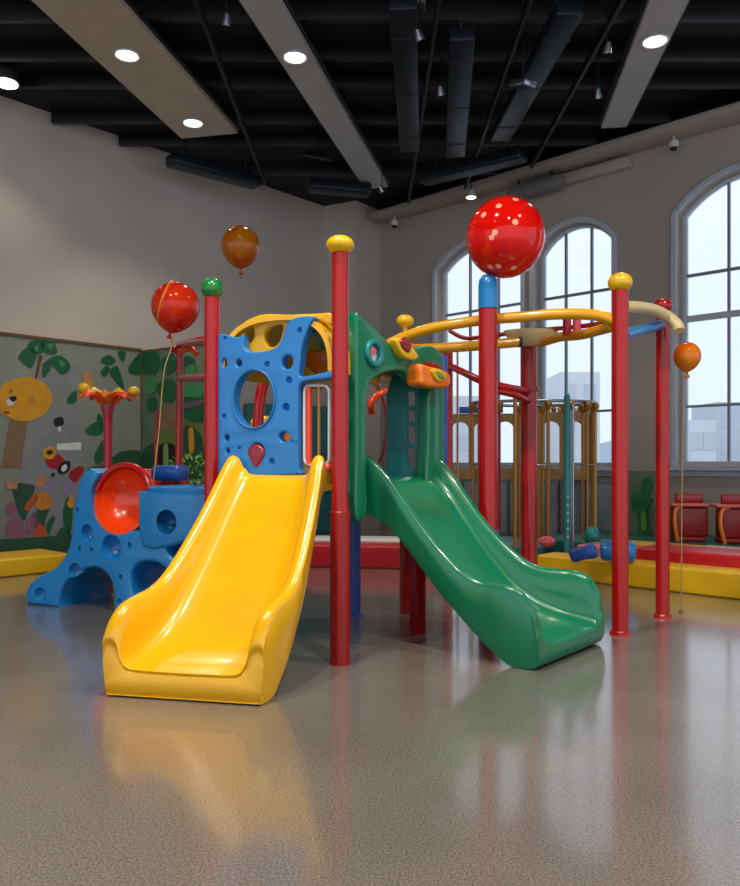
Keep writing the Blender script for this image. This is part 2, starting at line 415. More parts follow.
# suspended light panels
def light_panel(name, label, a, b, w, w2, m, lamps, z=6.5):
    a = Vector(a); b = Vector(b); d = (b-a).normalized(); s = Vector((d.y, -d.x))
    t = thing(name, label, 'ceiling panel', (a.x, a.y, z), 'suspended ceiling light panels')
    bm = bmesh.new(); q = []
    for p, ww in ((a, w), (b, w2)):
        for zz in (z, z+.07):
            q.append([bm.verts.new((*(p+s*k*ww/2), zz)) for k in (-1, 1)])
    bm.faces.new((q[0][0], q[0][1], q[2][1], q[2][0])); bm.faces.new((q[1][0], q[1][1], q[3][1], q[3][0]))
    bm.faces.new((q[0][0], q[1][0], q[3][0], q[2][0])); bm.faces.new((q[0][1], q[1][1], q[3][1], q[2][1]))
    bm.faces.new((q[0][0], q[0][1], q[1][1], q[1][0])); bm.faces.new((q[2][0], q[2][1], q[3][1], q[3][0]))
    bmesh.ops.recalc_face_normals(bm, faces=bm.faces)
    bmesh.ops.bevel(bm, geom=bm.edges[:], offset=.006, segments=2, affect='EDGES')
    finish(bm, 'panel_board', m, t, 40)
    for k in (-1, 1):
        tube('edge_rail', [(*(a+s*k*(w/2+.03)), z+.07), (*(b+s*k*(w2/2+.03)), z+.07)], .018, 'beam', t, 8)
    n = max(2, int((b-a).length/1.6))
    for i in range(n):
        p = a+(b-a)*((i+.5)/n)
        tube('hanger', [(*p, z+.06), (*p, 6.92)], .01, 'chrome', t, 8)
    for (lxx, lyy) in lamps:
        lathe('lamp_rim', [(.15, .0), (.165, -.008), (.17, -.02), (.14, -.028), (.125, -.012), (.125, 0)], (lxx, lyy, z), 'white', t, 28)
        lathe('lamp_lens', [(.0, -.016), (.126, -.016), (.126, -.004), (0, -.004)], (lxx, lyy, z), 'lamp', t, 28)
        lamp_light((lxx, lyy, z-.06))
def lamp_light(p, e=170, col=(1, .88, .74), blend=.6, ang=115):
    l = bpy.data.lights.new('downlight', 'SPOT'); l.energy = e; l.color = col; l.spot_size = math.radians(ang); l.spot_blend = blend; l.shadow_soft_size = .12
    o = bpy.data.objects.new('downlight', l); COL.objects.link(o); o.location = p
def onz(px, py, z):
    Y = (z-EYE)*F/(HY-py); return ((px-CX)/F*Y, Y)
la = [onz(127, 54, 6.5), onz(193, 122, 6.5)]
d1 = Vector((.76, 3.6)).normalized()
light_panel('ceiling_light_panel', 'wide beige ceiling board with two round downlights above the left wall side', tuple(Vector((-2.51, 12.1))-d1*7.6), (-2.51, 12.1), .95, .95, 'panel', la)
light_panel('ceiling_light_panel', 'long narrow grey ceiling board with one round downlight, reaching to the far corner', tuple(Vector((.12, 14.4))-Vector((1.345, 5.86)).normalized()*9.5), (.12, 14.4), .44, .44, 'panel2', [onz(295, 56, 6.5)])
light_panel('ceiling_light_panel', 'grey ceiling board with one downlight at the right, ending above the right wall windows', (2.86, 5.0), (3.72, 11.8), .5, .38, 'panel2', [onz(655, 40, 6.5)])
# lone recessed lamp left
p = onz(6, 83, 6.6)
t = thing('recessed_downlight', 'single round downlight alone in the black ceiling at the far left', 'ceiling lamp', (p[0], p[1], 6.585))
lathe('lamp_can', [(.17, 0), (.18, .02), (.17, .2), (0, .2)], (p[0], p[1], 6.6), 'beam', t)
lathe('lamp_lens', [(0, .0), (.15, 0), (.15, .02), (0, .02)], (p[0], p[1], 6.585), 'lamp', t); lamp_light((p[0], p[1], 6.5), 50)
# wall spot (471,196)
WR2 = Plane(WR.w(0, 0, .66).xy, RD); k = WR2.uv(471, 196); q = WR2.w(k[0], k[1])
t = thing('wall_spotlight', 'small bright spotlight hanging under the ledge above the big red ball', 'spotlight', (q.x, q.y, q.z))
lathe('lamp_head', [(.0, .1), (.06, .1), (.09, .02), (.11, -.02), (.1, -.03)], q, 'white', t)
lathe('lamp_lens', [(0, -.045), (.06, -.04), (.095, -.028), (0, -.02)], q, 'lamp', t)
tube('bracket', [q+Vector((0, 0, .09)), (q.x, q.y, 6.9)], .015, 'chrome', t, 8); lamp_light((q.x, q.y, q.z-.1), 45)
# horizontal fixture (515-572,168-185)
k0 = WR.uv(517, 180); k1 = WR.uv(572, 160)
a = WR.w(k0[0], 6.33, .3); b = WR.w(k1[0], 6.33, .3)
t = thing('linear_wall_fixture', 'long grey half-round lamp housing fixed under the wall ledge between the windows', 'light fixture', tuple((a+b)/2))
bm = bmesh.new()
pth = [a+(b-a)*x for x in (0, .02, .06, .12, .5, .88, .94, .98, 1)]; rr = [.02, .08, .12, .14, .14, .14, .12, .08, .02]
btube(bm, pth, lambda x: rr[min(8, int(round(x*8)))], 20); finish(bm, 'housing', 'cabinet', t, 50)
for x in (.2, .8):
    p = a+(b-a)*x; tube('bracket', [p+Vector((0, 0, .1)), p+Vector((0, 0, .27))], .02, 'beam', t, 8)
# small cameras under ledge
for (px, py, lab) in ((680, 143, 'security camera with dark dome under the ledge left of the right window'), (402, 215, 'tiny white camera under the ledge nearest the far corner')):
    k = WR.uv(px, py); q = WR.w(k[0], 6.38, .25)
    t = thing('security_camera', lab, 'camera', tuple(q), None)
    lathe('camera_body', [(.0, .1), (.07, .1), (.08, .04), (.06, 0)], q, 'white', t); ball('camera_dome', q, .055, .055, 'dark', t)
    tube('bracket', [q+Vector((0, 0, .08)), q+Vector((0, 0, .2))], .02, 'white', t, 8)
# round dish (317,158), ceiling speaker box(419,8), square emblem (522,83), small bulbs
p = onz(317, 158, 6.35); q = Vector((p[0], p[1], 6.35))
t = thing('ceiling_dish', 'round dark dish lamp tilted under the ceiling left of the narrow light panel', 'ceiling fixture', tuple(q))
lathe('dish_shade', [(.02, .12), (.12, .1), (.24, .02), (.25, 0), (.23, .0), (.1, .07), (0, .09)], q, 'duct', t, 32, (.2, -.3, 1)); tube('stem', [q+Vector((.02, -.03, .1)), (q.x, q.y, 6.92)], .015, 'beam', t, 8)
p = onz(523, 84, 5.9); q = Vector((p[0], p[1], 5.9))
t = thing('hanging_grille_box', 'small square metal grille box hanging tilted from the black ceiling', 'ceiling fixture', tuple(q))
R = Matrix.Rotation(.6, 3, 'Z') @ Matrix.Rotation(.3, 3, 'X')
bm = bmesh.new(); bbox(bm, q, (.2, .26, .07), 0, .01, 2, R); finish(bm, 'grille_body', 'chrome', t, 40)
for i in range(5):
    bm = bmesh.new(); bbox(bm, q+R@Vector((0, -.09+.045*i, -.04)), (.17, .012, .012), 0, 0, 1, R); finish(bm, 'grille_bar', 'dark', t)
tube('stem', [q+Vector((0, 0, .03)), (q.x, q.y, 6.92)], .012, 'beam', t, 8)
p = onz(419, 8, 6.5)
t = thing('ceiling_vent_box', 'small grey square vent box high in the ceiling right of the narrow panel', 'vent', (p[0], p[1], 6.5))
box('vent_body', (p[0], p[1], 6.56), (.14, .2, .1), 'cabinet', t); 
for i in range(4): box('slat', (p[0], p[1]-.07+.045*i, 6.505), (.11, .015, .012), 'dark', t, bev=0)
tube('stem', [(p[0], p[1], 6.6), (p[0], p[1], 6.92)], .012, 'beam', t, 8)
for (px, py, lab) in ((441, 93, 'above the gap between the ducts'), (420, 37, 'beside the small vent box'), (226, 22, 'between the two left light panels'), (382, 190, 'at the far end of the narrow light panel'), (607, 50, 'beside the rightmost light panel'), (598, 96, 'left of the right panel end')):
    p = onz(px, py, 6.05); t = thing('track_spotlight', 'small unlit spotlight in the ceiling '+lab, 'spotlight', (p[0], p[1], 6.05), 'small spotlight heads in the ceiling')
    lathe('lamp_head', [(0, .08), (.03, .08), (.05, 0), (.055, -.03), (.045, -.03), (.02, .02), (0, .02)], (p[0], p[1], 6.05), 'chrome', t, 16, (random.uniform(-.6, .6), -.4, 1)); tube('stem', [(p[0], p[1], 6.1), (p[0], p[1], 6.92)], .008, 'beam', t, 8)
for (x0, y0, x1, y1, lab) in ((.9, 13.6, 2.5, 12.5, 'slanting towards the spotlight'), (-1.1, 13.9, .0, 14.2, 'beside the round dish'), (-3.3, 12.7, -2.0, 13.8, 'above the left wall edge')):
    t = thing('air_handler', 'dark slanted metal ceiling unit '+lab, 'ceiling unit', ((x0+x1)/2, (y0+y1)/2, 6.2))
    L_ = math.hypot(x1-x0, y1-y0); ang = math.atan2(y1-y0, x1-x0)
    box('unit_body', ((x0+x1)/2, (y0+y1)/2, 6.38), (L_, .34, .2), 'duct', t, ang, .05, 4)
    for f in (-.35, .35): tube('hanger', [((x0+x1)/2+f*(x1-x0), (y0+y1)/2+f*(y1-y0), 6.45), ((x0+x1)/2+f*(x1-x0), (y0+y1)/2+f*(y1-y0), 6.92)], .012, 'chrome', t, 8)

# ------------------------------------------------------------ posts
def post(parent, x, y, ztop, r, m='red', z0=0, cap=None, sleeve=None, foot=True, name='post'):
    o = lathe(name, [(r, 0), (r, ztop-z0-.01), (r-.01, ztop-z0)], (x, y, z0), m, parent, 28)
    if sleeve:
        lathe('sleeve', [(r+.001, 0), (r+.012, 0), (r+.012, sleeve-.008), (r+.004, sleeve), (r+.001, sleeve)], (x, y, z0), 'red_dk', o, 28)
    elif foot: lathe('foot_collar', [(r+.001, 0), (r+.018, 0), (r+.018, .012), (r+.003, .03), (r+.001, .03)], (x, y, z0), m, o, 28)
    if cap: 
        cm, crx, crz = cap; ball('cap', (x, y, ztop+crz*.75), crx, crz, cm, o)
    return o

# ------------------------------------------------------------ slides
def slide(root, path, st, m, t=.05, flare=.025):
    """path(s)->(x,y,dirx,diry); st rows: s, bed z, half width, rim height, skirt bottom z"""
    N = 56; S = catmull([(a[0], a[1], a[2]) for a in st], 12); S2 = catmull([(a[0], a[3], a[4]) for a in st], 12)
    bm = bmesh.new(); rings = []
    for A, B in zip(S, S2):
        s, bz, w = A; h = max(B.y, .004); bot = max(B.z, 0.004)
        x, y, dx, dy = path(s); lat = Vector((-dy, dx, 0))   # left-hand side when heading down
        f = flare; k = min(1, h/.12)
        half = [(w+t, bot-bz), (w+t+f*.45, (bot-bz)*.6), (w+t+f*.85, h*.3), (w+t+f, h-.03*k), (w+t*.8+f, h-.006*k), (w+t*.45+f, h), (w+t*.12+f, h-.012*k), (w+f*.6, h-.04*k), (w+.0, h*.45), (w-.012, .055*k), (w-.035, .02*k), (w-.075, .004*k), (w*.5, 0)]
        loop = half+[(0, -.002)]+[(-a, b) for a, b in reversed(half)]
        rings.append([bm.verts.new(Vector((x, y, bz+b))+lat*a) for a, b in loop])
    n = len(rings[0])
    for a, b in zip(rings, rings[1:]):
        for k in range(n): bm.faces.new((a[k], a[(k+1) % n], b[(k+1) % n], b[k]))
    bm.faces.new(rings[0][::-1]); bm.faces.new(rings[-1])
    return finish(bm, 'slide_chute', m, root, 48)

# yellow slide
T0 = Vector((-.635, 5.60)); T1 = Vector((-1.09, 4.55)); DY = (T1-T0).normalized(); LY = (T1-T0).length
def ypath(s):
    p = T0+DY*s; k = max(0, min(1, s/LY)); d = Vector((-.403, -.915)).lerp(Vector((-.20, -.98)), k).normalized(); return p.x, p.y, d.x, d.y
L = LY
yst = [(-.08, 1.31, .275, .02, 1.2), (.03, 1.308, .275, .025, 1.19), (.055, 1.303, .276, .05, 1.17), (.068, 1.30, .277, .11, 1.16), (.09, 1.29, .28, .155, 1.14), (.125, 1.26, .285, .18, 1.10), (.17, 1.195, .295, .185, 1.03), (.23, 1.10, .31, .18, .95), (.31, .97, .325, .18, .84),
       (.43, .785, .345, .195, .66), (.56, .60, .365, .215, .48), (.70, .425, .38, .245, .31), (.82, .315, .388, .285, .17), (.92, .255, .393, .32, .08), (1.00, .22, .397, .335, .02), (1.06, .20, .40, .33, .006), (1.10, .19, .40, .31, .004), (1.135, .18, .40, .275, .004), (1.16, .172, .40, .235, .006), (1.178, .165, .40, .19, .012), (L+.022, .157, .40, .145, .022), (L+.034, .145, .40, .10, .035)]
ys = thing('slide', 'glossy yellow plastic slide coming down towards the viewer beside the front red post', 'slide', (T1.x, T1.y, 0))
slide(ys, ypath, yst, 'yellow', t=.08, flare=.025)
for sgn in (-1, 1):
    lat = Vector((-DY.y, DY.x))*sgn
    p = T0+DY*.02+lat*.37
    ball('mounting_knob', (p.x, p.y, 1.36), .035, .035, 'pink', ys)

# green slide, turning slightly
G0 = Vector((.23, 6.25)); G2 = Vector((1.45, 5.56)); G1 = Vector((.80, 5.86))
G1 = Vector((.92, 5.95))
GD = (G2-G0).normalized(); GL = (G2-G0).length
def gpath(s):
    p = G0+GD*s; k = max(0, min(1, s/GL)); d = Vector((.80, -.60)).lerp(Vector((.76, -.65)), k).normalized(); return p.x, p.y, d.x, d.y
gst = [(-.10, 1.28, .40, .05, 1.02), (-.06, 1.28, .405, .14, 1.02), (0, 1.275, .41, .175, 1.01), (.10, 1.23, .41, .185, .98), (.22, 1.11, .395, .185, .91), (.36, .92, .385, .19, .77), (.50, .73, .38, .20, .60), (.66, .54, .385, .22, .43), (.82, .38, .39, .25, .28),
       (.97, .28, .40, .29, .15), (1.10, .225, .42, .335, .06), (1.18, .20, .43, .36, .015), (1.25, .185, .437, .36, .004), (1.30, .175, .44, .345, .004), (1.34, .168, .44, .31, .006), (1.372, .16, .44, .265, .012), (1.398, .152, .44, .21, .025), (GL+.005, .145, .44, .15, .04), (GL+.018, .135, .438, .10, .06)]
gs = thing('slide', 'glossy green plastic slide coming down to the right from the green face hood', 'slide', (G2.x, G2.y, 0))
slide(gs, gpath, gst, 'green', t=.065, flare=.035)

# ------------------------------------------------------------ play tower
A = Vector((-.207, 5.36)); B = Vector((-1.185, 5.80)); 
tw = thing('play_tower', 'play tower of red posts, blue climbing wall, yellow roof and green face hood', 'play tower', (-.3, 6.3, 0))
post(tw, A.x, A.y, 2.855, .058, cap=('capyel', .098, .066), sleeve=1.06)
post(tw, B.x, B.y, 2.64, .058, cap=('capgreen', .083, .08))
post(tw, -.137, 7.07, 1.2, .052, 'blue_dk', name='support_leg')
bm = bmesh.new(); bbox(bm, (.39, 6.32, .5), (.1, .1, 1.0), .5, .008); finish(bm, 'support_leg', 'red_dk', tw, 40)
bm = bmesh.new(); bbox(bm, (.335, 7.16, .6), (.1, .1, 1.2), .3, .008); finish(bm, 'support_leg', 'red_dk', tw, 40)
post(tw, -1.05, 7.25, 1.2, .052, 'blue_dk', name='support_leg')
# deck
bm = bmesh.new()
dk = [(-1.12, 5.92), (-.24, 5.54), (-.12, 5.74), (.48, 6.5), (.45, 7.28), (-.3, 7.5), (-1.15, 7.32)]
lo = [bm.verts.new((x, y, 1.17)) for x, y in dk]; hi = [bm.verts.new((x, y, 1.25)) for x, y in dk]
bm.faces.new(lo); bm.faces.new(hi)
for i in range(len(dk)): bm.faces.new((lo[i], lo[(i+1) % len(dk)], hi[(i+1) % len(dk)], hi[i]))
finish(bm, 'deck', 'teal', tw)
# blue climbing panel
BP = Plane(B, A-B)
out = pxl(BP, [(217, 338), (222, 334), (236, 337), (243, 335), (244, 347), (252, 352), (268, 350), (278, 345), (284, 331), (291, 319), (313, 316), (308, 328), (302, 345), (300, 362), (299.5, 376), (316, 374), (331, 371), (331, 378), (312, 380), (300, 384), (298, 400), (298, 440), (298.5, 468), (299, 474), (260, 476), (217, 478), (216, 440), (216, 380)], 4)
def ph(cx, cy, r1, r2, rot=0):
    c = BP.uv(cx, cy); Y = BP.w(c[0], 0).y; return circ(c, r1*Y/F*1.04, r2*Y/F, 28, rot)
holes = [ph(254, 399, 23, 29), ph(287, 362, 6, 7, -.2), ph(284, 437, 6.2, 5, -.3), ph(224, 363, 2.8, 4.2), ph(238.5, 363, 3, 3.6), ph(226.5, 438, 2.4, 3), ph(227.5, 451, 1.6, 2.6), ph(257, 452, 8, 9, .5)]
dims = []
for (cx, cy, r) in ((299.5, 330, 2.8), (289, 380, 3.6), (286, 407, 4), (267, 364, 3), (272, 461, 3.2), (239.5, 448, 2.2), (225, 338, 2.2), (224, 416, 2.6), (292, 441, 1.5), (296, 442, 1.4)):
    c = BP.uv(cx, cy); w = BP.w(c[0], c[1], .005); dims.append((w, r*w.y/F*1.1, 1, 1.5))
bp = plate('climbing_panel', BP, [out]+holes, .09, 'blue_lt', tw, off=-.045, bev=.014, bres=3, cuts=dims)
c = BP.uv(254, 399); Y = 5.65
plate('window_rim', BP, [circ(c, 24.5*Y/F*1.04, 30.5*Y/F, 40), circ(c, 22.6*Y/F*1.04, 28.6*Y/F, 40)], .03, 'blue', bp, off=.0, bev=.008)
c = BP.uv(258, 451)
plate('climbing_hold', BP, [sm([BP.uv(*q) for q in ((248, 449), (256, 444), (264, 449), (264, 457), (257, 467), (252, 462))])], .1, 'maroon', bp, off=-.035, bev=.02)
# framed slot window beside the panel
def rrect(pl, x0, y0, x1, y1, r):
    pts = []
    for (cx, cy, a0) in ((x1-r, y0+r, -90), (x1-r, y1-r, 0), (x0+r, y1-r, 90), (x0+r, y0+r, 180)):
        for k in range(5):
            a = math.radians(a0+k*22.5); pts.append(pl.uv(cx+r*math.cos(a), cy+r*math.sin(a)))
    return pts
bk = plate('slot_window_board', BP, [[BP.uv(*q) for q in ((297, 378), (331, 376), (331, 484), (297, 484))], rrect(BP, 302, 387, 324.5, 463, 6)], .04, 'tan', tw, off=-.09, bev=.004)
plate('slot_rim', BP, [rrect(BP, 299.5, 383.5, 327, 466, 7), rrect(BP, 302, 386, 324.5, 463.5, 5.5)], .03, 'white', bk, off=-.058, bev=.008)
for px_, m_ in ((305, 'orange_red'), (315, 'gold')):
    a = BP.uv(px_, 386); b = BP.uv(px_, 464)
    tube('slot_bar', [BP.w(a[0], a[1], -.06), BP.w(b[0], b[1], -.06)], .012 if m_ == 'gold' else .022, m_, bk, 10)
# yellow roof : moulded vault with front arch
def roof():
    bm = bmesh.new(); U0, U1 = .06, 1.0; uc, a = (U0+U1)/2, (U1-U0)/2
    nu, nd = 36, 14; out_, in_ = [], []
    for j in range(nd+1):
        ph_ = j/nd*PI/2*.96; ro, ri = [], []
        for i in range(nu+1):
            th = PI*i/nu
            bulge = 1+.04*math.cos(6*th)*math.sin(2*ph_)
            for lst, k in ((ro, 0), (ri, .035)):
                cu = math.copysign(abs(math.cos(th))**.75, math.cos(th)); su = math.sin(th)**.7
                u = uc+(a-k)*cu*(.55+.45*math.cos(ph_)); z = 2.04+(.42-k)*bulge*su*(math.cos(ph_)**.6*.9+.1)+.07*math.sin(2*ph_)*su
                lst.append(bm.verts.new(BP.w(u, z, -.02-(1.25-k)*math.sin(ph_))))
        out_.append(ro); in_.append(ri)
    for j in range(nd):
        for i in range(nu):
            bm.faces.new((out_[j][i], out_[j][i+1], out_[j+1][i+1], out_[j+1][i]))
            bm.faces.new((in_[j][i], in_[j+1][i], in_[j+1][i+1], in_[j][i+1]))
    for i in range(nu):
        bm.faces.new((out_[0][i], in_[0][i], in_[0][i+1], out_[0][i+1])); bm.faces.new((out_[nd][i], out_[nd][i+1], in_[nd][i+1], in_[nd][i]))
    for j in range(nd):
        for e in (0, nu): bm.faces.new((out_[j][e], out_[j+1][e], in_[j+1][e], in_[j][e]))
    return finish(bm, 'roof_vault', 'yellow', tw, 60)
rf = roof()
RP = Plane(BP.w(0, 0, -.12).xy, BP.d)
plate('front_rib', RP, [pxl(RP, [(233, 340), (240, 328), (252, 319), (268, 314.5), (290, 315), (320, 314), (333, 314), (333, 326), (322, 322), (308, 326), (303, 336), (296, 345), (280, 352), (262, 356), (245, 356)], 4), circ(RP.uv(251, 336), .042, .062, 24, -.3), sm([RP.uv(*q) for q in ((267, 334), (273, 327), (284, 326), (282, 340), (276, 347), (269, 345))])], .07, 'yellow', rf, off=0, bev=.02, bres=3)
RB = Plane(BP.w(0, 0, -.55).xy, BP.d)
plate('rear_panel', RB, [pxl(RB, [(302, 356), (320, 350), (352, 347), (352, 376), (330, 378), (303, 376)], 4)], .05, 'orange', rf, off=0, bev=.015)
plate('rear_wedge', RB, [pxl(RB, [(303, 360), (316, 372), (322, 377), (303, 378)], 2)], .05, 'yellow', rf, off=.05, bev=.012)
# green face hood
P1 = Vector((-.13, 5.72)); P2 = Vector((.62, 6.72)); GP = Plane(P1, P2-P1)
out = pxl(GP, [(351, 316), (356, 317), (366, 325), (378, 337), (388, 346), (402, 350), (414, 347), (426, 346), (434, 352), (439, 366), (439.5, 400), (439, 440), (440, 468), (439, 500), (424, 506), (421, 480), (423, 440), (423, 400), (424, 386), (410, 382), (398, 372), (386, 372), (372, 377), (364, 385), (361.5, 400), (361, 440), (361, 478), (362, 512), (350, 516), (350.5, 440), (350, 360)], 4)
hd = plate('face_hood', GP, [out, circ(GP.uv(367.5, 354), .062, .066)], .11, 'green', tw, off=0, bev=.022, bres=3)
plate('eye_rim', GP, [circ(GP.uv(368, 354), .115, .108, 32), circ(GP.uv(367.5, 354), .06, .064, 32)], .05, 'teal', hd, off=.06, bev=.018, bres=3)
plate('eye_disc', GP, [circ(GP.uv(367.5, 354), .066, .07)], .02, 'white', hd, off=.03, bev=.004)
plate('eye_pupil', GP, [sm([GP.uv(*q) for q in ((361, 354), (366, 349), (371, 351), (365, 357))])], .02, 'pink', hd, off=.05, bev=.004)
plate('side_eye', GP, [pxl(GP, [(384, 341), (392, 339), (400, 347), (407, 358), (400, 361), (390, 356)], 4)], .08, 'capyel', hd, off=.08, bev=.02)
plate('side_eye_lens', GP, [pxl(GP, [(387, 342), (393, 339), (398, 346), (396, 354), (390, 350)], 4)], .05, 'maroon', hd, off=.11, bev=.015)
sn = plate('snout', GP, [pxl(GP, [(403, 366), (410, 367), (428, 372), (433, 378), (430, 389), (406, 387), (403, 378)], 4)], .16, 'orange', hd, off=.1, bev=.03, bres=3)
plate('snout_mark', GP, [pxl(GP, [(412, 371), (420, 371), (426, 378), (420, 383), (414, 378)], 4)], .03, 'capyel', sn, off=.185, bev=.006)
plate('snout_mark', GP, [pxl(GP, [(416, 373), (421, 375), (423, 380), (418, 379)], 4)], .03, 'leaf2', sn, off=.195, bev=.005)
plate('snout_lip', GP, [pxl(GP, [(414, 363), (424, 366), (429, 372), (427, 377), (419, 371)], 4)], .08, 'maroon', hd, off=.12, bev=.015)
plate('crest', GP, [pxl(GP, [(388, 346), (396, 339), (412, 342), (428, 348), (434, 356), (424, 352), (408, 350)], 4)], .05, 'orange', hd, off=-.05, bev=.012)
# inner side wall of the hood with slots
ua = GP.uv(427, 400)[0]
SP = Plane(GP.w(ua, 0, -.05).xy, -GP.n)
uu = .36
SPn = SP.n
slots = []
for (z0_, z1_) in ((1.36, 1.52), (1.56, 1.70), (1.74, 1.84), (1.88, 2.0)):
    slots.append([(.06, z0_), (.14, z0_), (.15, z1_), (.065, z1_)])
plate('hood_side', SP, [[(0, .98), (uu, .98), (uu, 2.0), (.3, 2.15), (.2, 2.22), (0, 2.25)]]+slots, .04, 'teal', hd, off=0, bev=.006)
# hood top
bm = bmesh.new(); tp = catmull([(*GP.uv(*q), 0) for q in ((352, 318), (366, 327), (380, 341), (390, 349), (404, 353), (418, 350), (430, 353), (437, 366))], 4)
r1 = [bm.verts.new(GP.w(p.x, p.y-.02, -.03)) for p in tp]; r2 = [bm.verts.new(GP.w(p.x, p.y-.05, -.5)) for p in tp]
r3 = [bm.verts.new(GP.w(p.x, p.y-.05, -.03)) for p in tp]; r4 = [bm.verts.new(GP.w(p.x, p.y-.08, -.5)) for p in tp]
for i in range(len(tp)-1):
    for q1, q2 in ((r1, r2), (r4, r3), (r3, r1), (r2, r4)): bm.faces.new((q1[i], q1[i+1], q2[i+1], q2[i]))
for e in (0, -1): bm.faces.new((r1[e], r2[e], r4[e], r3[e]))
finish(bm, 'hood_top', 'green', hd, 50)
HP = Plane(GP.w(0, 0, -.46).xy, GP.d)
plate('hood_back', HP, [pxl(HP, [(338, 345), (352, 352), (372, 356), (392, 362), (398, 372), (390, 384), (376, 382), (362, 387), (352, 393), (346, 400), (338, 380)], 4)], .05, 'capyel', hd, off=0, bev=.012)
# inner white oval rail with red grab handle (seen through the opening)
BW = Plane((-.6, 7.45), (1, 0))
def ovalf(x0, y0, x1, y1): c = BW.uv((x0+x1)/2, (y0+y1)/2); Y = 7.45; return circ(c, (x1-x0)/2*Y/F, (y1-y0)/2*Y/F, 40)
rb = plate('rear_oval_guard', BW, [ovalf(350, 380, 388, 472), ovalf(353, 383, 385, 469)], .05, 'red_dk', tw, off=0, bev=.012)
tube('grab_handle', [at(372, 413, 7.2), at(371, 404, 7.15), at(377, 396, 7.2), at(386, 391, 7.35)], .032, 'orange_red', rb, 14, 6)
post(tw, .64, 6.80, 2.33, .042, 'blue_dk', 1.0, None, foot=False, name='side_post')
# red curved rail seen through the blue window, and rear posts
tube('grab_rail', [at(259, 474, 6.9), at(258, 440, 6.9), at(259, 410, 6.9), at(263, 385, 6.9), at(270, 366, 6.9), at(276, 356, 6.95)], .05, 'red', tw, 16, 6)
tube('rear_rail', [at(236, 428, 7.2), at(236, 380, 7.2), at(240, 368, 7.2)], .02, 'maroon', tw, 10, 4)
box('rear_low_guard', at(262, 445, 7.35), (.75, .05, .38), 'orange', tw, 0, .02)
ball('guard_knob', at(263, 423, 7.25), .12, .07, 'yellow', tw)
box('rear_guard', at(283, 422, 7.5), (.14, .04, .5), 'capgreen', tw, 0, .01)
# side ladder frame (left of green-capped post)
lf = tube('side_ladder', [at(178, 488, 8.2), at(179.5, 440, 8.2), at(180, 400, 8.2), at(180, 380, 8.2), at(180, 345, 8.2)], .038, 'red', tw, 16)
tube('ladder_rung', [at(174, 350, 8.2), at(180, 345, 8.2), at(195, 342, 7.1), at(209, 340, 5.9)], .04, 'red', lf, 16, 4)
tube('ladder_rung', [at(180, 378, 8.2), at(195, 377.5, 7.0), at(209, 377.5, 5.9)], .036, 'red', lf, 16, 4)
tube('ladder_hook', [at(180, 352, 8.15), at(190, 348, 8.0), at(197, 354, 7.9)], .032, 'orange_red', lf, 12, 4)
tube('ladder_post', [at(156, 487, 8.3), at(156, 450, 8.3), at(157, 410, 8.3)], .02, 'red_dk', lf, 12)
pb = at(178, 492, 8.2); lathe('ladder_leg', [(.04, 0), (.04, pb.z+.04)], (pb.x, pb.y, 0), 'red_dk', lf, 16)
box('ladder_platform', at(175, 478, 8.35)+Vector((-.1, .0, 0)), (.44, .3, .2), 'orange_red', lf, 0, .03, 3)

# ------------------------------------------------------------ overhead ring frame
fr = thing('overhead_ring_frame', 'tall red posts carrying curved yellow overhead tubes right of the tower', 'climbing frame', (1.8, 7, 0))
D = (1.008, 6.60); E = (1.6, 7.78); Fp = (2.035, 6.29); Gq = (2.642, 6.98); H = (.84, 8.3)
def zt(py, Y): return EYE-(py-HY)/F*Y
pd = post(fr, D[0], D[1], zt(309, 6.6), .081)
lathe('blue_sleeve', [(.083, 0), (.083, .2), (.075, .25), (.05, .285), (0, .3)], (D[0], D[1], zt(309, 6.6)), 'blue', pd, 28, None, 60)
post(fr, E[0], E[1], zt(338, E[1]), .080, 'red')
post(fr, Fp[0], Fp[1], zt(290, 6.29), .066, cap=('capyel', .098, .08))
pg = post(fr, Gq[0], Gq[1], zt(306, 6.98), .060)
ball('cap', (Gq[0], Gq[1], zt(306, 6.98)), .085, .07, 'red', pg)
post(fr, H[0], H[1], zt(352, H[1]), .05, 'red')
tube('ring_tube', [at(389, 344, 7.0), at(405, 336.5, 6.95), at(430, 328.5, 6.85), at(458, 323.5, 6.78), at(488, 319.5, 6.73), at(520, 317, 6.65), at(550, 314.5, 6.55), at(578, 314, 6.45), at(600, 316, 6.38), at(616, 321, 6.32)], .046, 'ring_yel', fr, 18, 8)
tube('ring_tube', [at(400, 350, 7.3), at(440, 348, 7.3), at(480, 345.5, 7.3), at(519, 342, 7.35)], .048, 'ring_yel', fr, 18, 6)
lathe('tube_end', [(.051, 0), (.051, .03), (.04, .035), (0, .035)], at(518, 342, 7.35), 'dark', fr, 20, (1, .1, .02))
tube('ring_tube', [at(540, 343, 7.6), at(560, 337, 7.3), at(580, 335, 7.0), at(600, 330, 6.6), at(614, 326, 6.35)], .045, 'ring_yel', fr, 18, 6)
tube('ring_tube', [at(624, 307, 6.32), at(640, 307.5, 6.5), at(655, 310.5, 6.7), at(668, 317, 6.8), at(677, 325, 6.75), at(679, 331, 6.72)], .05, 'cream', fr, 18, 8)
tube('blue_brace', [at(624, 335, 6.32), at(642, 330, 6.65), at(660, 325, 6.95)], .048, 'blue', fr, 16)
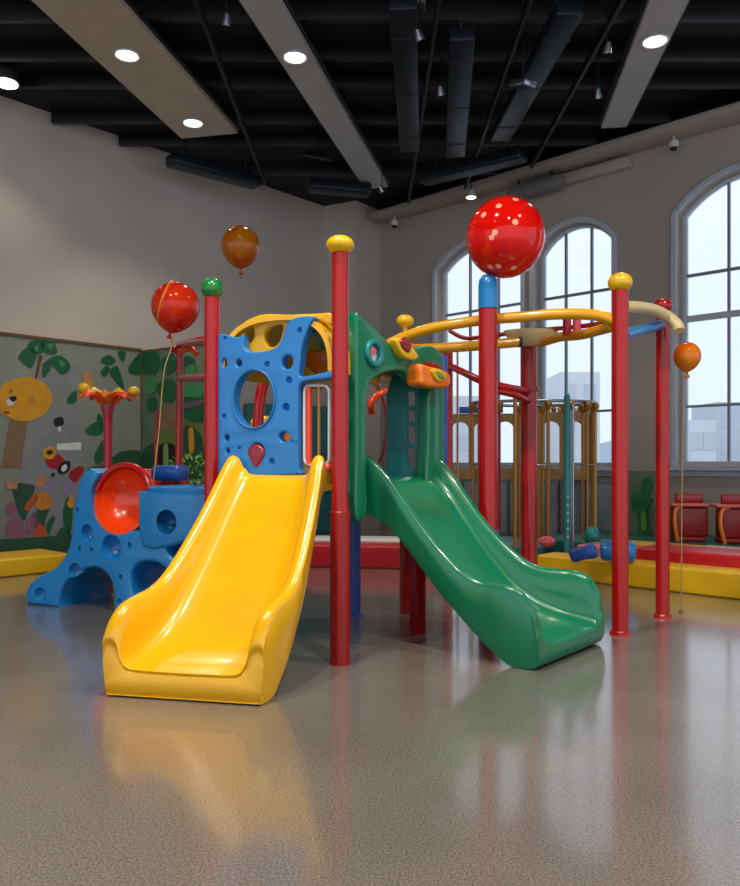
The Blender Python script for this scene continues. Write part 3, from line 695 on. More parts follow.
# cream bowl at top of post E
bm = bmesh.new(); c0 = at(531, 334, 7.6)
blathe(bm, [(0, -.12), (.1, -.115), (.2, -.07), (.26, 0), (.27, .03), (.25, .03), (.18, -.04), (0, -.08)], (0, 0, 0), 32)
bmesh.ops.scale(bm, vec=(1, .6, 1), verts=bm.verts); bmesh.ops.translate(bm, vec=c0, verts=bm.verts)
finish(bm, 'cream_bowl', 'cream', fr, 60)
tube('curved_rail', [at(450, 366, 8.2), at(465, 373, 7.7), at(482, 381, 7.4), at(505, 387, 7.4), at(528, 391, 7.72)], .036, 'red', fr, 14, 6)
tube('curved_rail', [at(498, 391, 7.35), at(515, 395, 7.45), at(528, 401, 7.72)], .032, 'red', fr, 14, 6)
tube('cross_rail', [at(450, 331, 8.2), at(465, 338, 8.0), at(490, 336, 7.8), at(528, 331, 7.85), at(575, 327, 7.2), at(612, 322, 6.4)], .022, 'red_dk', fr, 12, 6)
lathe('clamp_collar', [(.086, 0), (.1, .005), (.1, .04), (.086, .045)], (E[0], E[1], zt(391, E[1])), 'red', fr, 24)
for px_ in (567, 577):
    p = at(px_, 326, 7.05); tube('ring_clamp', [p+Vector((0, 0, -.08)), p+Vector((0, 0, .06))], .038, 'pink' if px_ == 577 else 'red', fr, 14)
# yellow ball on the ring near the hood
q = at(405, 321, 6.95); t = ball('knob_ball', q, .078, .058, 'capyel', fr)
tube('knob_stem', [q+Vector((0, 0, -.12)), q], .02, 'capyel', fr, 10)

# big red ball
bc = at(505.5, 237.5, 6.6)
o = ball('ball', bc, .336, .342, 'ball'); tag(o, 'big glossy red ball with pale spots resting on the blue-topped post', 'ball')

# ------------------------------------------------------------ blue climber
KP = Plane((-3.37, 7.67), (.92, -.395))
cl = thing('tunnel_climber', 'blue moulded climber with arches, dents and a red bowl seat, left of the yellow slide', 'play climber', (-2.4, 7.6, 0))
out = pxl(KP, [(31, 604), (30, 592), (36, 581), (48, 573), (60, 567), (70, 553), (75, 537), (77, 518), (81, 498), (87, 481), (95, 470)], 4)
out = out[:-3]
seg = lambda pts, s=5: [(p.x, p.y) for p in catmull([(*KP.uv(*q), 0) for q in pts], s)]
out = seg([(31, 605.5), (30, 592), (36, 581), (48, 573), (60, 567), (70, 553), (75, 537), (77, 518), (80, 498), (84, 481), (89, 472), (95, 468)]) + \
      seg([(103, 471), (100, 486), (102, 503), (110, 518), (125, 528), (146, 530)])[1:] + seg([(150, 520), (150, 500), (152, 494)])[1:] + \
      seg([(175, 494), (212, 494)])[1:] + seg([(214, 500), (213, 530), (216, 560), (218, 590), (216, 621)]) + \
      seg([(190, 618), (117, 612.5)], 1) + seg([(118, 596), (115, 580), (106, 569), (94, 567), (80, 573), (68, 584), (63, 598), (63, 608.5)])
# keep the feet on the floor
out = [(u, 0.0 if z < .05 else z) for u, z in out]
hl = [sm([KP.uv(*q) for q in ((135, 575), (141, 564), (155, 561), (168, 567), (172, 583), (166, 598), (150, 603), (138, 596))]),
      sm([KP.uv(*q) for q in ((170, 548), (182, 542), (196, 543), (202, 556), (192, 565), (178, 560))])]
dm = []
for (x, y, r, ax) in ((171.5, 521.5, 10.5, 1), (91.5, 533, 7.5, .85), (116, 547, 11, .95), (79.5, 571.5, 7.5, .95), (45, 594, 6, 1), (125, 577, 2.4, .7), (82, 510, 2, .7), (84, 549, 2, .7), (96, 550, 2, .7), (134, 545, 2.4, .6), (148, 512, 2.6, .6), (124, 601, 2.4, 1)):
    c = KP.uv(x, y); w = KP.w(c[0], c[1], .06 if r > 5 else .06); dm.append((w, r*w.y/F*1.08+.012, ax, 1.15))
bofs = .0
dm_ = dm[:1]
q_ = [out[0]]
for p_ in out[1:]:
    if math.hypot(p_[0]-q_[-1][0], p_[1]-q_[-1][1]) > .02: q_.append(p_)
out = q_
bcu = KP.uv(122, 499.5); dm.insert(0, (KP.w(bcu[0], bcu[1], bofs), .33, 1, .98))
body = plate('climber_body', KP, [out]+hl, .72, 'blue', cl, off=-.30, bev=.03, bres=4, smooth=40, cuts=dm)
plate('tub_block', KP, [[KP.uv(*q_) for q_ in ((143, 491), (212, 493), (212, 530), (200, 538), (186, 543), (172, 547), (158, 550), (148, 547), (144, 538), (142.5, 520))]], .74, 'blue', cl, off=-.295, bev=.04, bres=4, cuts=dm_)
# tub rim on the right block
tubc = KP.uv(178, 490); 
TP = KP.w(tubc[0], KP.uv(178, 491)[1]+.0, -.25)
bm = bmesh.new()
ang = math.atan2(KP.d.y, KP.d.x)
def rr_ring(hx, hy, r, z, n=5):
    pts = []
    for (cx, cy, a0) in ((hx-r, hy-r, 0), (-hx+r, hy-r, 90), (-hx+r, -hy+r, 180), (hx-r, -hy+r, 270)):
        for k in range(n):
            a = math.radians(a0+k*90/(n-1)); x, y = cx+r*math.cos(a), cy+r*math.sin(a)
            pts.append(bm.verts.new(TP+Vector((x*math.cos(ang)-y*math.sin(ang), x*math.sin(ang)+y*math.cos(ang), z))))
    return pts
rg = [rr_ring(.33, .30, .1, -.06), rr_ring(.345, .315, .1, .0), rr_ring(.345, .315, .1, .03), rr_ring(.325, .295, .1, .042), rr_ring(.28, .25, .09, .036), rr_ring(.27, .24, .09, .0), rr_ring(.25, .22, .08, -.018)]
for a_, b_ in zip(rg, rg[1:]):
    n = len(a_)
    for k in range(n): bm.faces.new((a_[k], a_[(k+1) % n], b_[(k+1) % n], b_[k]))
bm.faces.new(rg[-1]); bm.faces.new(rg[0][::-1])
finish(bm, 'tub_rim', 'blue', cl, 50)
# red bowl seat nested in the notch
bm = bmesh.new(); bc2 = KP.w(bcu[0], bcu[1], bofs)
nrm = Vector((KP.n.x, KP.n.y, .18)).normalized()
Rm = Vector((0, 0, 1)).rotation_difference(nrm).to_matrix()
nr, na = 14, 40; o_, i_ = [], []
for j in range(nr+1):
    ph_ = PI/2*j/nr
    ro, ri = [], []
    for i in range(na):
        th = 2*PI*i/na
        for lst, k in ((ro, 0), (ri, .03)):
            R_ = (.333-k)*math.sin(ph_); d_ = -(.31-k)*math.cos(ph_)
            lst.append(bm.verts.new(bc2+Rm@Vector((R_*math.cos(th), R_*math.sin(th), d_))) if j > 0 else None)
    if j == 0:
        o_.append([bm.verts.new(bc2+Rm@Vector((0, 0, -.30)))]); i_.append([bm.verts.new(bc2+Rm@Vector((0, 0, -.27)))])
    else: o_.append(ro); i_.append(ri)
for G_ in (o_, i_):
    for i in range(na): bm.faces.new((G_[0][0], G_[1][i], G_[1][(i+1) % na]))
    for j in range(1, nr):
        for i in range(na): bm.faces.new((G_[j][i], G_[j][(i+1) % na], G_[j+1][(i+1) % na], G_[j+1][i]))
for i in range(na): bm.faces.new((o_[nr][i], o_[nr][(i+1) % na], i_[nr][(i+1) % na], i_[nr][i]))
bw = finish(bm, 'bowl_seat', 'orange_red', cl, 60)
rimp = [bc2+Rm@Vector((.322*math.cos(2*PI*i/48), .322*math.sin(2*PI*i/48), 0)) for i in range(48)]
zc_ = bc2.z; ar = [p for p in rimp if True]
k0 = min(range(48), key=lambda i: rimp[i].z); seq = [rimp[(k0+i) % 48] for i in range(49)]
seq = [p for p in seq if p.z > zc_+.06]
tube('bowl_rim', seq, .034, 'red', bw, 14)
bm = bmesh.new(); bbox(bm, KP.w(*KP.uv(116, 474), -.80), (.36, .22, .16), ang, .05, 3); finish(bm, 'rear_ledge', 'blue_dk', cl, 40)
bm = bmesh.new(); bbox(bm, KP.w(KP.uv(116, 474)[0], .58, -.80), (.36, .18, 1.16), ang, .03, 3); finish(bm, 'rear_support', 'blue', cl, 40)

# flower-topped post behind climber
fx = at(108, 470, 8.35); zf = at(108, 405, 8.35).z
fp = thing('flower_post', 'slim red post opening into red and yellow petals, behind the blue climber', 'play post', (fx.x, fx.y, 0))
lathe('stem', [(.058, 0), (.05, .06), (.045, zf-.25), (.05, zf-.12), (.075, zf-.02), (.06, zf+.04), (0, zf+.04)], (fx.x, fx.y, 0), 'red', fp, 24)
for i in range(8):
    a = 2*PI*i/8+.2; dx, dy = math.cos(a), math.sin(a)
    def petal(nm, m, k, z0, wd):
        bm = bmesh.new(); rows = []
        for j in range(9):
            s_ = j/8; r_ = .04+.27*s_*k; z_ = zf+z0+.15*math.sin(s_*PI*.6)-.06*s_**3; w_ = wd*math.sin(PI*min(.97, .12+s_*.85))+.008
            rows.append([bm.verts.new((fx.x+dx*r_-dy*w_*e, fx.y+dy*r_+dx*w_*e, z_+zz-abs(e)*.03)) for zz in (0, .02) for e in (-1, -.5, 0, .5, 1)])
        for r0, r1_ in zip(rows, rows[1:]):
            for q_ in range(4):
                bm.faces.new((r0[q_], r0[q_+1], r1_[q_+1], r1_[q_])); bm.faces.new((r0[5+q_], r1_[5+q_], r1_[6+q_], r0[6+q_]))
            bm.faces.new((r0[0], r1_[0], r1_[5], r0[5])); bm.faces.new((r0[4], r0[9], r1_[9], r1_[4]))
        bm.faces.new([rows[0][x] for x in (0, 1, 2, 3, 4, 9, 8, 7, 6, 5)]); bm.faces.new([rows[-1][x] for x in (0, 1, 2, 3, 4, 9, 8, 7, 6, 5)])
        return finish(bm, nm, m, fp, 60)
    petal('petal', 'orange_red' if i % 2 else 'orange', 1, 0, .055)
    if i % 2: petal('inner_petal', 'capyel', .75, .035, .04)
for (px_, py_) in ((134, 391), (84, 388)):
    q = at(px_, py_, 8.3); ball('flower_ball', q, .062, .05, 'capyel', fp)
    tube('ball_stalk', [q, (fx.x*.7+q.x*.3, fx.y, zf+.06)], .012, 'orange', fp, 8)

# ------------------------------------------------------------ balloons
def balloon(name, label, c, rx, rz, m, string=None, tail=.06, sm_='gold_lt', tilt=None):
    t = thing(name, label, 'balloon', tuple(c))
    prof = [(.0, -rz*1.12)]+[(rx*math.sin(a), -rz*math.cos(a)*(1+.13*max(0, math.cos(a))**3)) for a in [PI*i/22 for i in range(2, 23)]]
    prof[0] = (0.012, -rz*1.16); prof.insert(0, (0, -rz*1.16))
    lathe('balloon_skin', prof, c, m, t, 36, tilt, 80)
    R = Matrix.Identity(3) if tilt is None else Vector((0, 0, 1)).rotation_difference(Vector(tilt)).to_matrix()
    k = Vector(c)+R@Vector((0, 0, -rz*1.17))
    lathe('knot', [(.006, 0), (.028, -.045), (.024, -.05), (0, -.035)], k, m, t, 14, tilt)
    if string: tube('string', [k]+string, .006, sm_, t, 8, 8)
    elif tail: tube('string', [k, k+Vector((.008, 0, -tail*.6)), k+Vector((0, 0, -tail))], .005, 'dark', t, 8)
    return t
cR = at(175.5, 306, 7.6)
t = balloon('balloon', 'shiny red balloon with an orange stripe tied by a cord to the blue climber', cR, .235, .235, 'bal_red', [at(172, 345, 7.6), at(164, 372, 7.5), at(159, 430, 7.4), at(153, 484, 7.35)], tilt=(.2, 0, 1))
# stripe band
sp_ = []
for i in range(40):
    th = -2.2+4.4*i/39
    n_ = Vector((math.sin(th)*.25-.35*math.cos(th)*0-.28, -math.cos(th)*.93, math.sin(th)*.75+.12)).normalized(); sp_.append(cR+n_*.236)
sp_ = sp_[6:34]; tube('stripe', sp_, .014, 'orange', t, 8)
balloon('balloon', 'translucent amber balloon floating highest, near the left wall', at(240.5, 246, 8.2), .205, .21, 'bal_or', None, .1)
cO = at(687, 356, 7.21)
balloon('balloon', 'small matte orange balloon on a gold cord before the right window', cO, .125, .13, 'bal_or2', [at(683.5, 400, 7.21), at(682, 480, 7.21), at(681.5, 560, 7.21), Vector((at(681, 612, 7.21).x, 7.21, .004))])
lathe('cord_weight', [(0, .0), (.02, 0), (.02, .02), (0, .03)], (at(681, 612, 7.21).x, 7.21, 0), 'gold', [o for o in bpy.data.objects if o.get('label', '').startswith('small matte orange')][0], 12)

# ------------------------------------------------------------ rod cage, mats, background
RW = Vector((.685, .729)).normalized()
C0 = Vector((3.75, 7.84))
def rp(a, b): return C0+RD*a+RW*b
def mat(name, label, a0, a1, b0, b1, z0, z1, m, bev=.03):
    c = rp((a0+a1)/2, (b0+b1)/2)
    o = box(name, (c.x, c.y, (z0+z1)/2), (a1-a0, b1-b0, z1-z0), m, None, math.atan2(RD.y, RD.x), bev, 4); return tag(o, label, 'play mat')
mat('curb_mat', 'long yellow padded curb along the floor at the right', -2.35, 2.9, 0, .42, 0, .27, 'mat_yel')
mat('step_mat', 'red padded step directly behind the right yellow curb', -1.3, 2.9, .43, 1.1, 0, .40, 'mat_red')
mat('top_mat', 'coral padded block just left of the red step behind the yellow curb', -2.05, -1.31, .43, .92, 0, .38, 'mat_pink')
mat('floor_mat', 'wide teal platform mat reaching back to the window wall', -3.4, 2.9, 1.62, 3.9, 0, .29, 'mat_teal')
mat('strip_mat', 'pale coral strip between the red step and the teal mat', -.9, 2.9, 1.11, 1.61, 0, .37, 'mat_pale')
mat('strip_mat', 'orange-yellow pad on the platform beside the green dinosaur board', -1.9, -.91, 1.11, 1.61, 0, .36, 'mat_yel')
def freebox(name, label, cat, p0, p1, dep, z0, z1, m, bev=.03):
    p0 = Vector(p0); p1 = Vector(p1); d = p1-p0; n_ = Vector((-d.y, d.x)).normalized(); c = (p0+p1)/2+n_*dep/2
    o = box(name, (c.x, c.y, (z0+z1)/2), (d.length, dep, z1-z0), m, None, math.atan2(d.y, d.x), bev, 4); return tag(o, label, cat)
freebox('curb_mat', 'long red padded curb seen under the tower deck', 'play mat', (-.85, 10.25), (1.45, 9.98), .5, 0, .3, 'mat_red')
freebox('low_mat', 'white-topped low pad just behind the red curb under the tower', 'play mat', (-.85, 10.8), (1.1, 10.57), .5, 0, .33, 'white')
freebox('curb_mat', 'yellow padded curb along the floor at the far left', 'play mat', (-6.4, 7.25), (-3.86, 9.98), .85, 0, .22, 'mat_yel')
# rod cage
cg = thing('rod_cage', 'round cage of slim gold rods hanging from a ring behind the red posts', 'climbing cage', (2.25, 10.35, .29))
cc = Vector((2.28, 10.8)); rad_ = .86
ZR = 2.22
def ringp(i, n, r=rad_): return (cc.x+r*math.cos(2*PI*i/n), cc.y+r*.55*math.sin(2*PI*i/n))
tube('top_ring', [(*ringp(i, 40), ZR) for i in range(40)], .022, 'chrome', cg, 10, 0, True)
mm = ['gold', 'gold', 'red_dk', 'gold', 'gold', 'chrome', 'gold', 'gold_lt']
for i in range(16):
    x, y = ringp(i+.3, 16); rd = tube('rod', [(x, y, .29), (x, y, ZR-.01)], .017 if i % 3 else .024, mm[i % 8], cg, 10)
    lathe('rod_hook', [(.02, -.1), (.05, -.04), (.055, 0), (.03, .03), (0, .03)], (x, y, ZR-.03), 'gold', rd, 12)
tube('mid_ring', [(*ringp(i, 40), 1.36) for i in range(40)], .008, 'chrome', cg, 8, 0, True)
tag(freebox('floor_mat', '', 'play mat', (1.25, 10.5), (2.3, 10.22), 1.3, .0, .285, 'mat_teal'), 'teal round-cornered mat under the gold rod cage', 'play mat')
# teal post + swing seat
q = at(567, 393, 9.75)
tp_ = thing('climbing_pole', 'teal pole with rounded top and peg holes among the gold rods', 'pole', (q.x, q.y, 0))
pz = q.z
rr_ = rp(-2.0, 1.3)
lathe('pole_shaft', [(.04, .0), (.04, pz-.06), (.03, pz-.015), (0, pz)], (q.x, q.y, 0), 'teal', tp_, 20, None, 60)
for i in range(6): ball('peg', (q.x, q.y-.04, .46+.1*i), .012, .012, 'white', tp_)
tube('side_rod', [(q.x+.075, q.y, .0), (q.x+.075, q.y, pz-.14)], .018, 'chrome', tp_, 10)
for (x0, x1, y0, y1, lab, Y_, r0) in ((570, 597, 556, 550, 'short blue foam roll lying on the yellow curb', 8.7, .085), (600, 636, 550, 552, 'larger blue foam roll lying behind the right-hand red post', 8.75, .12)):
    a = at(x0, y0, Y_); b = at(x1, y1, Y_-.1)
    pth = [a+(b-a)*s_ for s_ in (0, .04, .12, .5, .88, .96, 1)]; rr2 = [.6, .85, 1, .9, 1, .85, .5]
    bm = bmesh.new(); btube(bm, pth, lambda x: r0*rr2[min(6, int(round(x*6)))], 20)
    o = finish(bm, 'foam_roll', 'blue_dk' if x0 < 600 else 'blue', None, 60); tag(o, lab, 'foam roll')
q = at(478, 545, 10.8)
# background coloured toys on mats
for (px_, py_, Y_, rx_, rz_, m_, lab) in ((547, 532, 10.0, .11, .07, 'pink', 'small pink half-buried ball on the mat left of the teal pole'), (486, 535, 10.3, .2, .13, 'blue_dk', 'blue ball cushion behind the green slide'), (592, 536, 10.1, .1, .13, 'teal', 'small turquoise cone-like toy among the gold rods')):
    q = at(px_, py_, Y_); o = ball('play_ball', (q.x, q.y, .3+rz_), rx_, rz_, m_); tag(o, lab, 'ball')
# arch fence board
AF = Plane((.85, 12.6), (.99, -.12))
ah = []
for i in range(7):
    u0 = .12+i*.36; ah.append(arch(u0, u0+.27, 1.3, 1.95, .1))
af = thing('arch_fence', 'tan wooden fence with a row of arched openings in front of the windows', 'fence', (2, 12.5, 0))
plate('fence_board', AF, [[(0, 1.12), (2.75, 1.12), (2.75, 2.18), (0, 2.18)]]+ah, .05, 'tan', af, bev=.006)
for u in (.05, .93, 1.85, 2.7): 
    w = AF.w(u, 0); lathe('fence_post', [(.045, 0), (.045, 2.25), (.03, 2.28), (0, 2.28)], (w.x, w.y-.06, 0), 'tan', af, 14)
w = AF.w(.9, 2.23); box('fence_rail', tuple(AF.w(.95, 2.24)), (.7, .12, .1), 'blue_dk', af, math.atan2(AF.d.y, AF.d.x))
for i in range(8): ball('fence_bead', AF.w(1.9+i*.1, 2.24), .045, .045, ('capyel', 'dark', 'gold')[i % 3], af)
# low storage cabinets under windows
for i in range(4):
    a0 = 1.5+i*1.02
    c = WR.w(a0+.5, 0, .36); rz = math.atan2(RD.y, RD.x)
    t = thing('storage_cabinet', 'grey low cabinet under the windows, '+('first from the far corner', 'second from the far corner', 'third from the far corner', 'fourth from the far corner, nearest the orange board')[i], 'cabinet', (c.x, c.y, 0), 'grey cabinets under the windows')
    bm = bmesh.new(); bbox(bm, (c.x, c.y, .55), (1.0, .45, 1.1), rz, .01); finish(bm, 'cabinet_body', 'cabinet', t, 40)
    for s_ in (-1, 1):
        w = WR.w(a0+.5+s_*.24, .58, .60); bm = bmesh.new(); bbox(bm, w, (.46, .02, .9), rz, .004); dr = finish(bm, 'door', 'muntin', t, 40)
        w = WR.w(a0+.5+s_*.06, .7, .62); bm = bmesh.new(); bbox(bm, w, (.02, .025, .14), rz, .004); finish(bm, 'handle', 'chrome', dr, 40)
# dinosaur board
DP = Plane(rp(-3.0, 3.2), RD)
def dpx(pts, s=5): return pxl(DP, pts, s)
db = thing('dinosaur_board', 'grey-green board with a green dinosaur cut-out standing left of the red posts gap', 'play board', (*rp(-2.2, 3.2), .29))
u0, _ = DP.uv(629, 500); u1, _ = DP.uv(664, 500); zt_ = DP.uv(645, 471)[1]
db.location = DP.w((u0+u1)/2, .29); db['_w'] = tuple(db.location)
plate('board', DP, [[(u0, .29), (u1, .29), (u1, zt_), (u0, zt_)]], .05, 'mural2', db, bev=.006)
plate('edge_strip', DP, [[(u0-.12, .29), (u0, .29), (u0, zt_-.3), (u0-.12, zt_-.3)]], .06, 'orange', db, bev=.01)
plate('dinosaur_cutout', DP, [dpx([(633, 498), (637, 493), (642, 492), (645, 480), (650, 477), (654, 484), (651, 490), (650, 497), (654, 498), (652, 505), (649, 510), (650, 525), (652, 538), (646, 541), (640, 535), (641, 515), (634, 508)])], .05, 'leaf', db, off=.05, bev=.01)
plate('dinosaur_belly', DP, [dpx([(644, 512), (648, 514), (648, 530), (644, 528)])], .02, 'leaf2', db, off=.08, bev=.004)
# toy tables with red bodies
def toy_table(px, Y, lab, w=.62):
    x = (px-CX)/F*Y; rz = math.atan2(RD.y, RD.x)*.25
    t = thing('play_table', lab, 'table', (x, Y, .29), None)
    def bx_(n, dx, dy, z, s, m, bev=.02, par=t):
        c, s_ = math.cos(rz), math.sin(rz); return box(n, (x+dx*c-dy*s_, Y+dx*s_+dy*c, z), s, m, par, rz, bev, 3)
    bx_('table_top', 0, 0, .80, (w, .5, .04), 'mat_pink'); bx_('body', .03, .02, .57, (w*.84, .42, .40), 'red_dk')
    bx_('backrest', .05, .12, .885, (w*.75, .08, .14), 'red')
    tube('side_hoop', [(x-w*.42, Y-.2, .30), (x-w*.5, Y-.2, .55), (x-w*.46, Y-.18, .74), (x-w*.3, Y-.16, .79)], .028, 'orange', t, 12, 5)
    tube('side_hoop', [(x+w*.4, Y+.18, .30), (x+w*.46, Y+.18, .55), (x+w*.44, Y+.18, .74), (x+w*.3, Y+.18, .79)], .022, 'orange', t, 12, 5)
    bx_('base_foot', 0, 0, .33, (w*.8, .42, .07), 'red_dk', .02)
toy_table(687, 10.9, 'red play table with orange top and hoop legs, left one below the right window', .5)
toy_table(739, 10.6, 'red play table with orange top and hoop legs, cut by the right picture edge', .68)
q = at(682, 512, 11.75); o = ball('beanbag', (q.x, q.y, .29+.26), .26, .26, 'orange'); tag(o, 'round orange beanbag seat beside the left red play table', 'beanbag')

a = at(457.5, 350, 8.6); tube('hanging_cord', [(a.x, a.y, .004), a], .012, 'gold_lt', fr, 10)
a = at(515, 395, 9.9); tube('rod', [(a.x, a.y, .3), a], .024, 'gold', cg, 10)
# ------------------------------------------------------------ murals on the left wall
mb = thing('mural_board', 'long grey-green mural board with trees, flowers and a yellow round face on the left wall', 'mural', tuple(WL.w(0, .3, .05)))
MW = Plane(WL.w(0, 0, .02).xy, LD); MO = .03
ztop = 3.30; uend = MW.uv(141, 400)[0]
plate('board', MW, [[(-9, .24), (uend, .24), (uend, ztop), (-9, ztop)]], .03, 'mural', mb, off=0, bev=.003)
plate('top_rail', MW, [[(-9, ztop), (uend, ztop), (uend, ztop+.05), (-9, ztop+.05)]], .05, 'woodtrim', mb, off=.01, bev=.005)
plate('end_post', MW, [[(uend-.02, .24), (uend+.03, .24), (uend+.03, ztop), (uend-.02, ztop)]], .05, 'woodtrim', mb, off=.01, bev=.005)
lay = [0]
def decal(name, pts, col, s=5, par=None, pl=None, base=MO):
    lay[0] += 1
    pl = pl or MW
    return plate(name, pl, [pxl(pl, pts, s)], .008, P[col], par or mb, off=base-.012+.0012*lay[0] % .03, bev=0)
def decal2(pl, par, name, pts, col, o, s=5): return plate(name, pl, [pxl(pl, pts, s)], .008, P[col], par, off=.016+.004*o, bev=0)
d = lambda *a, **k: decal2(MW, mb, *a, **k)
# seam panels
d('painted_patch', [(20, 378), (75, 366), (80, 440), (78, 540), (22, 548)], 'grey', 0, s=0)
d('painted_patch', [(22, 452), (82, 448), (84, 478), (80, 530), (40, 535), (22, 500)], 'grey', 1, s=0)
d('painted_trunk', [(10, 418), (28, 418), (20, 468), (0, 468)], 'tan', 1, s=0)
f_ = d('painted_face', [(0, 388), (12, 380), (28, 377), (42, 382), (50, 392), (51, 402), (45, 413), (32, 420), (18, 421), (6, 416), (0, 410)], 'yellow', 2)
d('painted_eye', [(6, 401), (10, 396), (15, 399), (12, 405), (7, 405)], 'white', 3); d('painted_pupil', [(8, 398), (13, 396), (16, 399), (12, 402)], 'black', 4)
d('painted_mark', [(25, 401), (33, 396), (33, 406)], 'orange', 3, s=0); d('painted_mouth', [(3, 411), (9, 412), (8, 414), (3, 413)], 'red', 3, s=0)
d('painted_mark', [(9, 391), (12, 389), (12, 391), (9, 393)], 'red', 3, s=0)
d('painted_trunk', [(38, 356), (42, 355), (36, 380), (34, 380)], 'brown', 2, s=0)
for pts in ([(18, 357), (24, 349), (32, 348), (36, 354), (34, 362), (30, 368), (22, 362)], [(27, 345), (34, 340), (42, 341), (42, 352), (33, 354)], [(42, 341), (52, 341), (56, 350), (55, 354), (46, 353), (41, 348)], [(41, 366), (50, 358), (60, 356), (69, 364), (67, 372), (60, 374), (52, 366)], [(42, 368), (50, 368), (43, 378)]):
    d('painted_leaf', pts, 'green', 3)
for pts in ([(33, 348), (38, 345), (36, 352)], [(46, 345), (52, 344), (50, 350)], [(58, 360), (64, 364), (60, 368)]): d('painted_leaf', pts, 'mid', 4)
d('painted_leaf', [(66, 400), (71, 393), (76, 391), (75, 402), (68, 404)], 'green', 2)
d('painted_pot', [(82, 372), (91, 372), (91, 382), (83, 382)], 'peach', 2, s=0); d('painted_pot', [(78, 384), (88, 380), (92, 384), (91, 390), (80, 390)], 'yellow', 3); d('painted_pot', [(79, 389), (92, 388), (90, 394), (82, 394)], 'plum', 2)
for pts in ([(100, 361), (108, 355), (115, 361), (108, 365)], [(100, 372), (106, 366), (109, 370), (104, 377)], [(109, 372), (116, 366), (121, 378), (123, 389), (116, 383)], [(117, 352), (125, 352), (122, 362)], [(128, 367), (136, 356), (141, 354), (141, 373), (130, 373)], [(85, 430), (95, 422), (103, 426), (100, 434), (90, 435)], [(97, 414), (102, 418), (102, 428), (97, 424)], [(94, 455), (103, 440), (104, 458), (96, 464)], [(88, 469), (104, 464), (120, 452), (141, 452), (150, 470), (150, 486), (88, 484)]):
    d('painted_leaf', pts, 'green' if pts[0] != (88, 469) else 'dkgreen', 2)
d('painted_creature', [(53, 420), (58, 417), (62, 418), (63, 424), (58, 427), (54, 425)], 'black', 2); d('painted_creature', [(57, 427), (60, 426), (60, 431), (58, 431)], 'white', 2)
d('painted_box', [(55, 443), (80, 442), (82, 468), (60, 470)], 'grey', 2, s=0); d('painted_bar', [(56, 444), (80, 442), (80, 450), (56, 450)], 'white', 3, s=0)
d('painted_heart', [(45, 460), (56, 454), (64, 461), (60, 468), (50, 468)], 'red', 3); d('painted_heart', [(68, 474), (78, 466), (83, 470), (76, 481), (72, 482)], 'red', 4)
d('painted_ring', [(42, 452), (46, 447), (52, 447), (55, 453), (51, 459), (44, 458)], 'yellow', 4); d('painted_ring_hole', [(45, 452), (49, 450), (52, 452), (48, 455)], 'black', 5)
d('painted_scribble', [(58, 466), (64, 461), (69, 462), (68, 470), (62, 474), (57, 472)], 'black', 5); d('painted_scribble', [(60, 468), (64, 464), (66, 468), (62, 472)], 'white', 6); d('painted_mark', [(50, 474), (54, 473), (52, 477)], 'black', 4)
d('painted_leaf', [(12, 484), (28, 484), (34, 488), (28, 508), (24, 520), (18, 512), (14, 498)], 'dkgreen', 2); d('painted_block', [(5, 482), (17, 482), (16, 489), (7, 489)], 'peach', 3, s=0)
d('painted_petal', [(5, 508), (10, 502), (16, 508), (14, 516), (8, 514)], 'mauve', 3); d('painted_petal', [(5, 530), (10, 519), (20, 519), (24, 530), (24, 539), (12, 539)], 'mauve', 3); d('painted_petal', [(25, 522), (31, 516), (34, 524), (28, 534)], 'mauve', 4)
d('painted_petal', [(35, 480), (42, 475), (45, 482), (38, 488)], 'peach', 3); d('painted_petal', [(40, 490), (52, 480), (56, 480), (48, 494)], 'lilac', 3); d('painted_petal', [(60, 482), (76, 478), (74, 494), (66, 496)], 'lilac', 3)
d('painted_flower', [(34, 500), (36, 493), (44, 492), (50, 498), (49, 507), (40, 510), (35, 506)], 'orange', 4); d('painted_petal', [(24, 506), (34, 494), (36, 500), (26, 511)], 'coral', 4)
d('painted_flower_centre', [(40, 500), (42, 500), (42, 503), (40, 503)], 'coral', 5, s=0)
d('painted_petal', [(32, 536), (38, 524), (44, 528), (46, 538)], 'coral', 4); d('painted_leaf', [(36, 510), (48, 508), (44, 522), (46, 537), (40, 524)], 'dkgreen', 3)
for pts in ([(46, 524), (52, 516), (54, 519), (48, 534), (46, 536)], [(56, 537), (60, 528), (66, 528), (70, 537)], [(62, 512), (65, 500), (68, 498), (66, 512), (66, 528), (63, 524)], [(67, 506), (72, 504), (70, 532), (66, 532)]): d('painted_leaf', pts, 'green', 3)
d('painted_bud', [(66, 504), (70, 496), (73, 500), (71, 508)], 'yellow', 4); d('painted_petal', [(28, 520), (34, 512), (40, 518), (36, 528)], 'plum', 2)
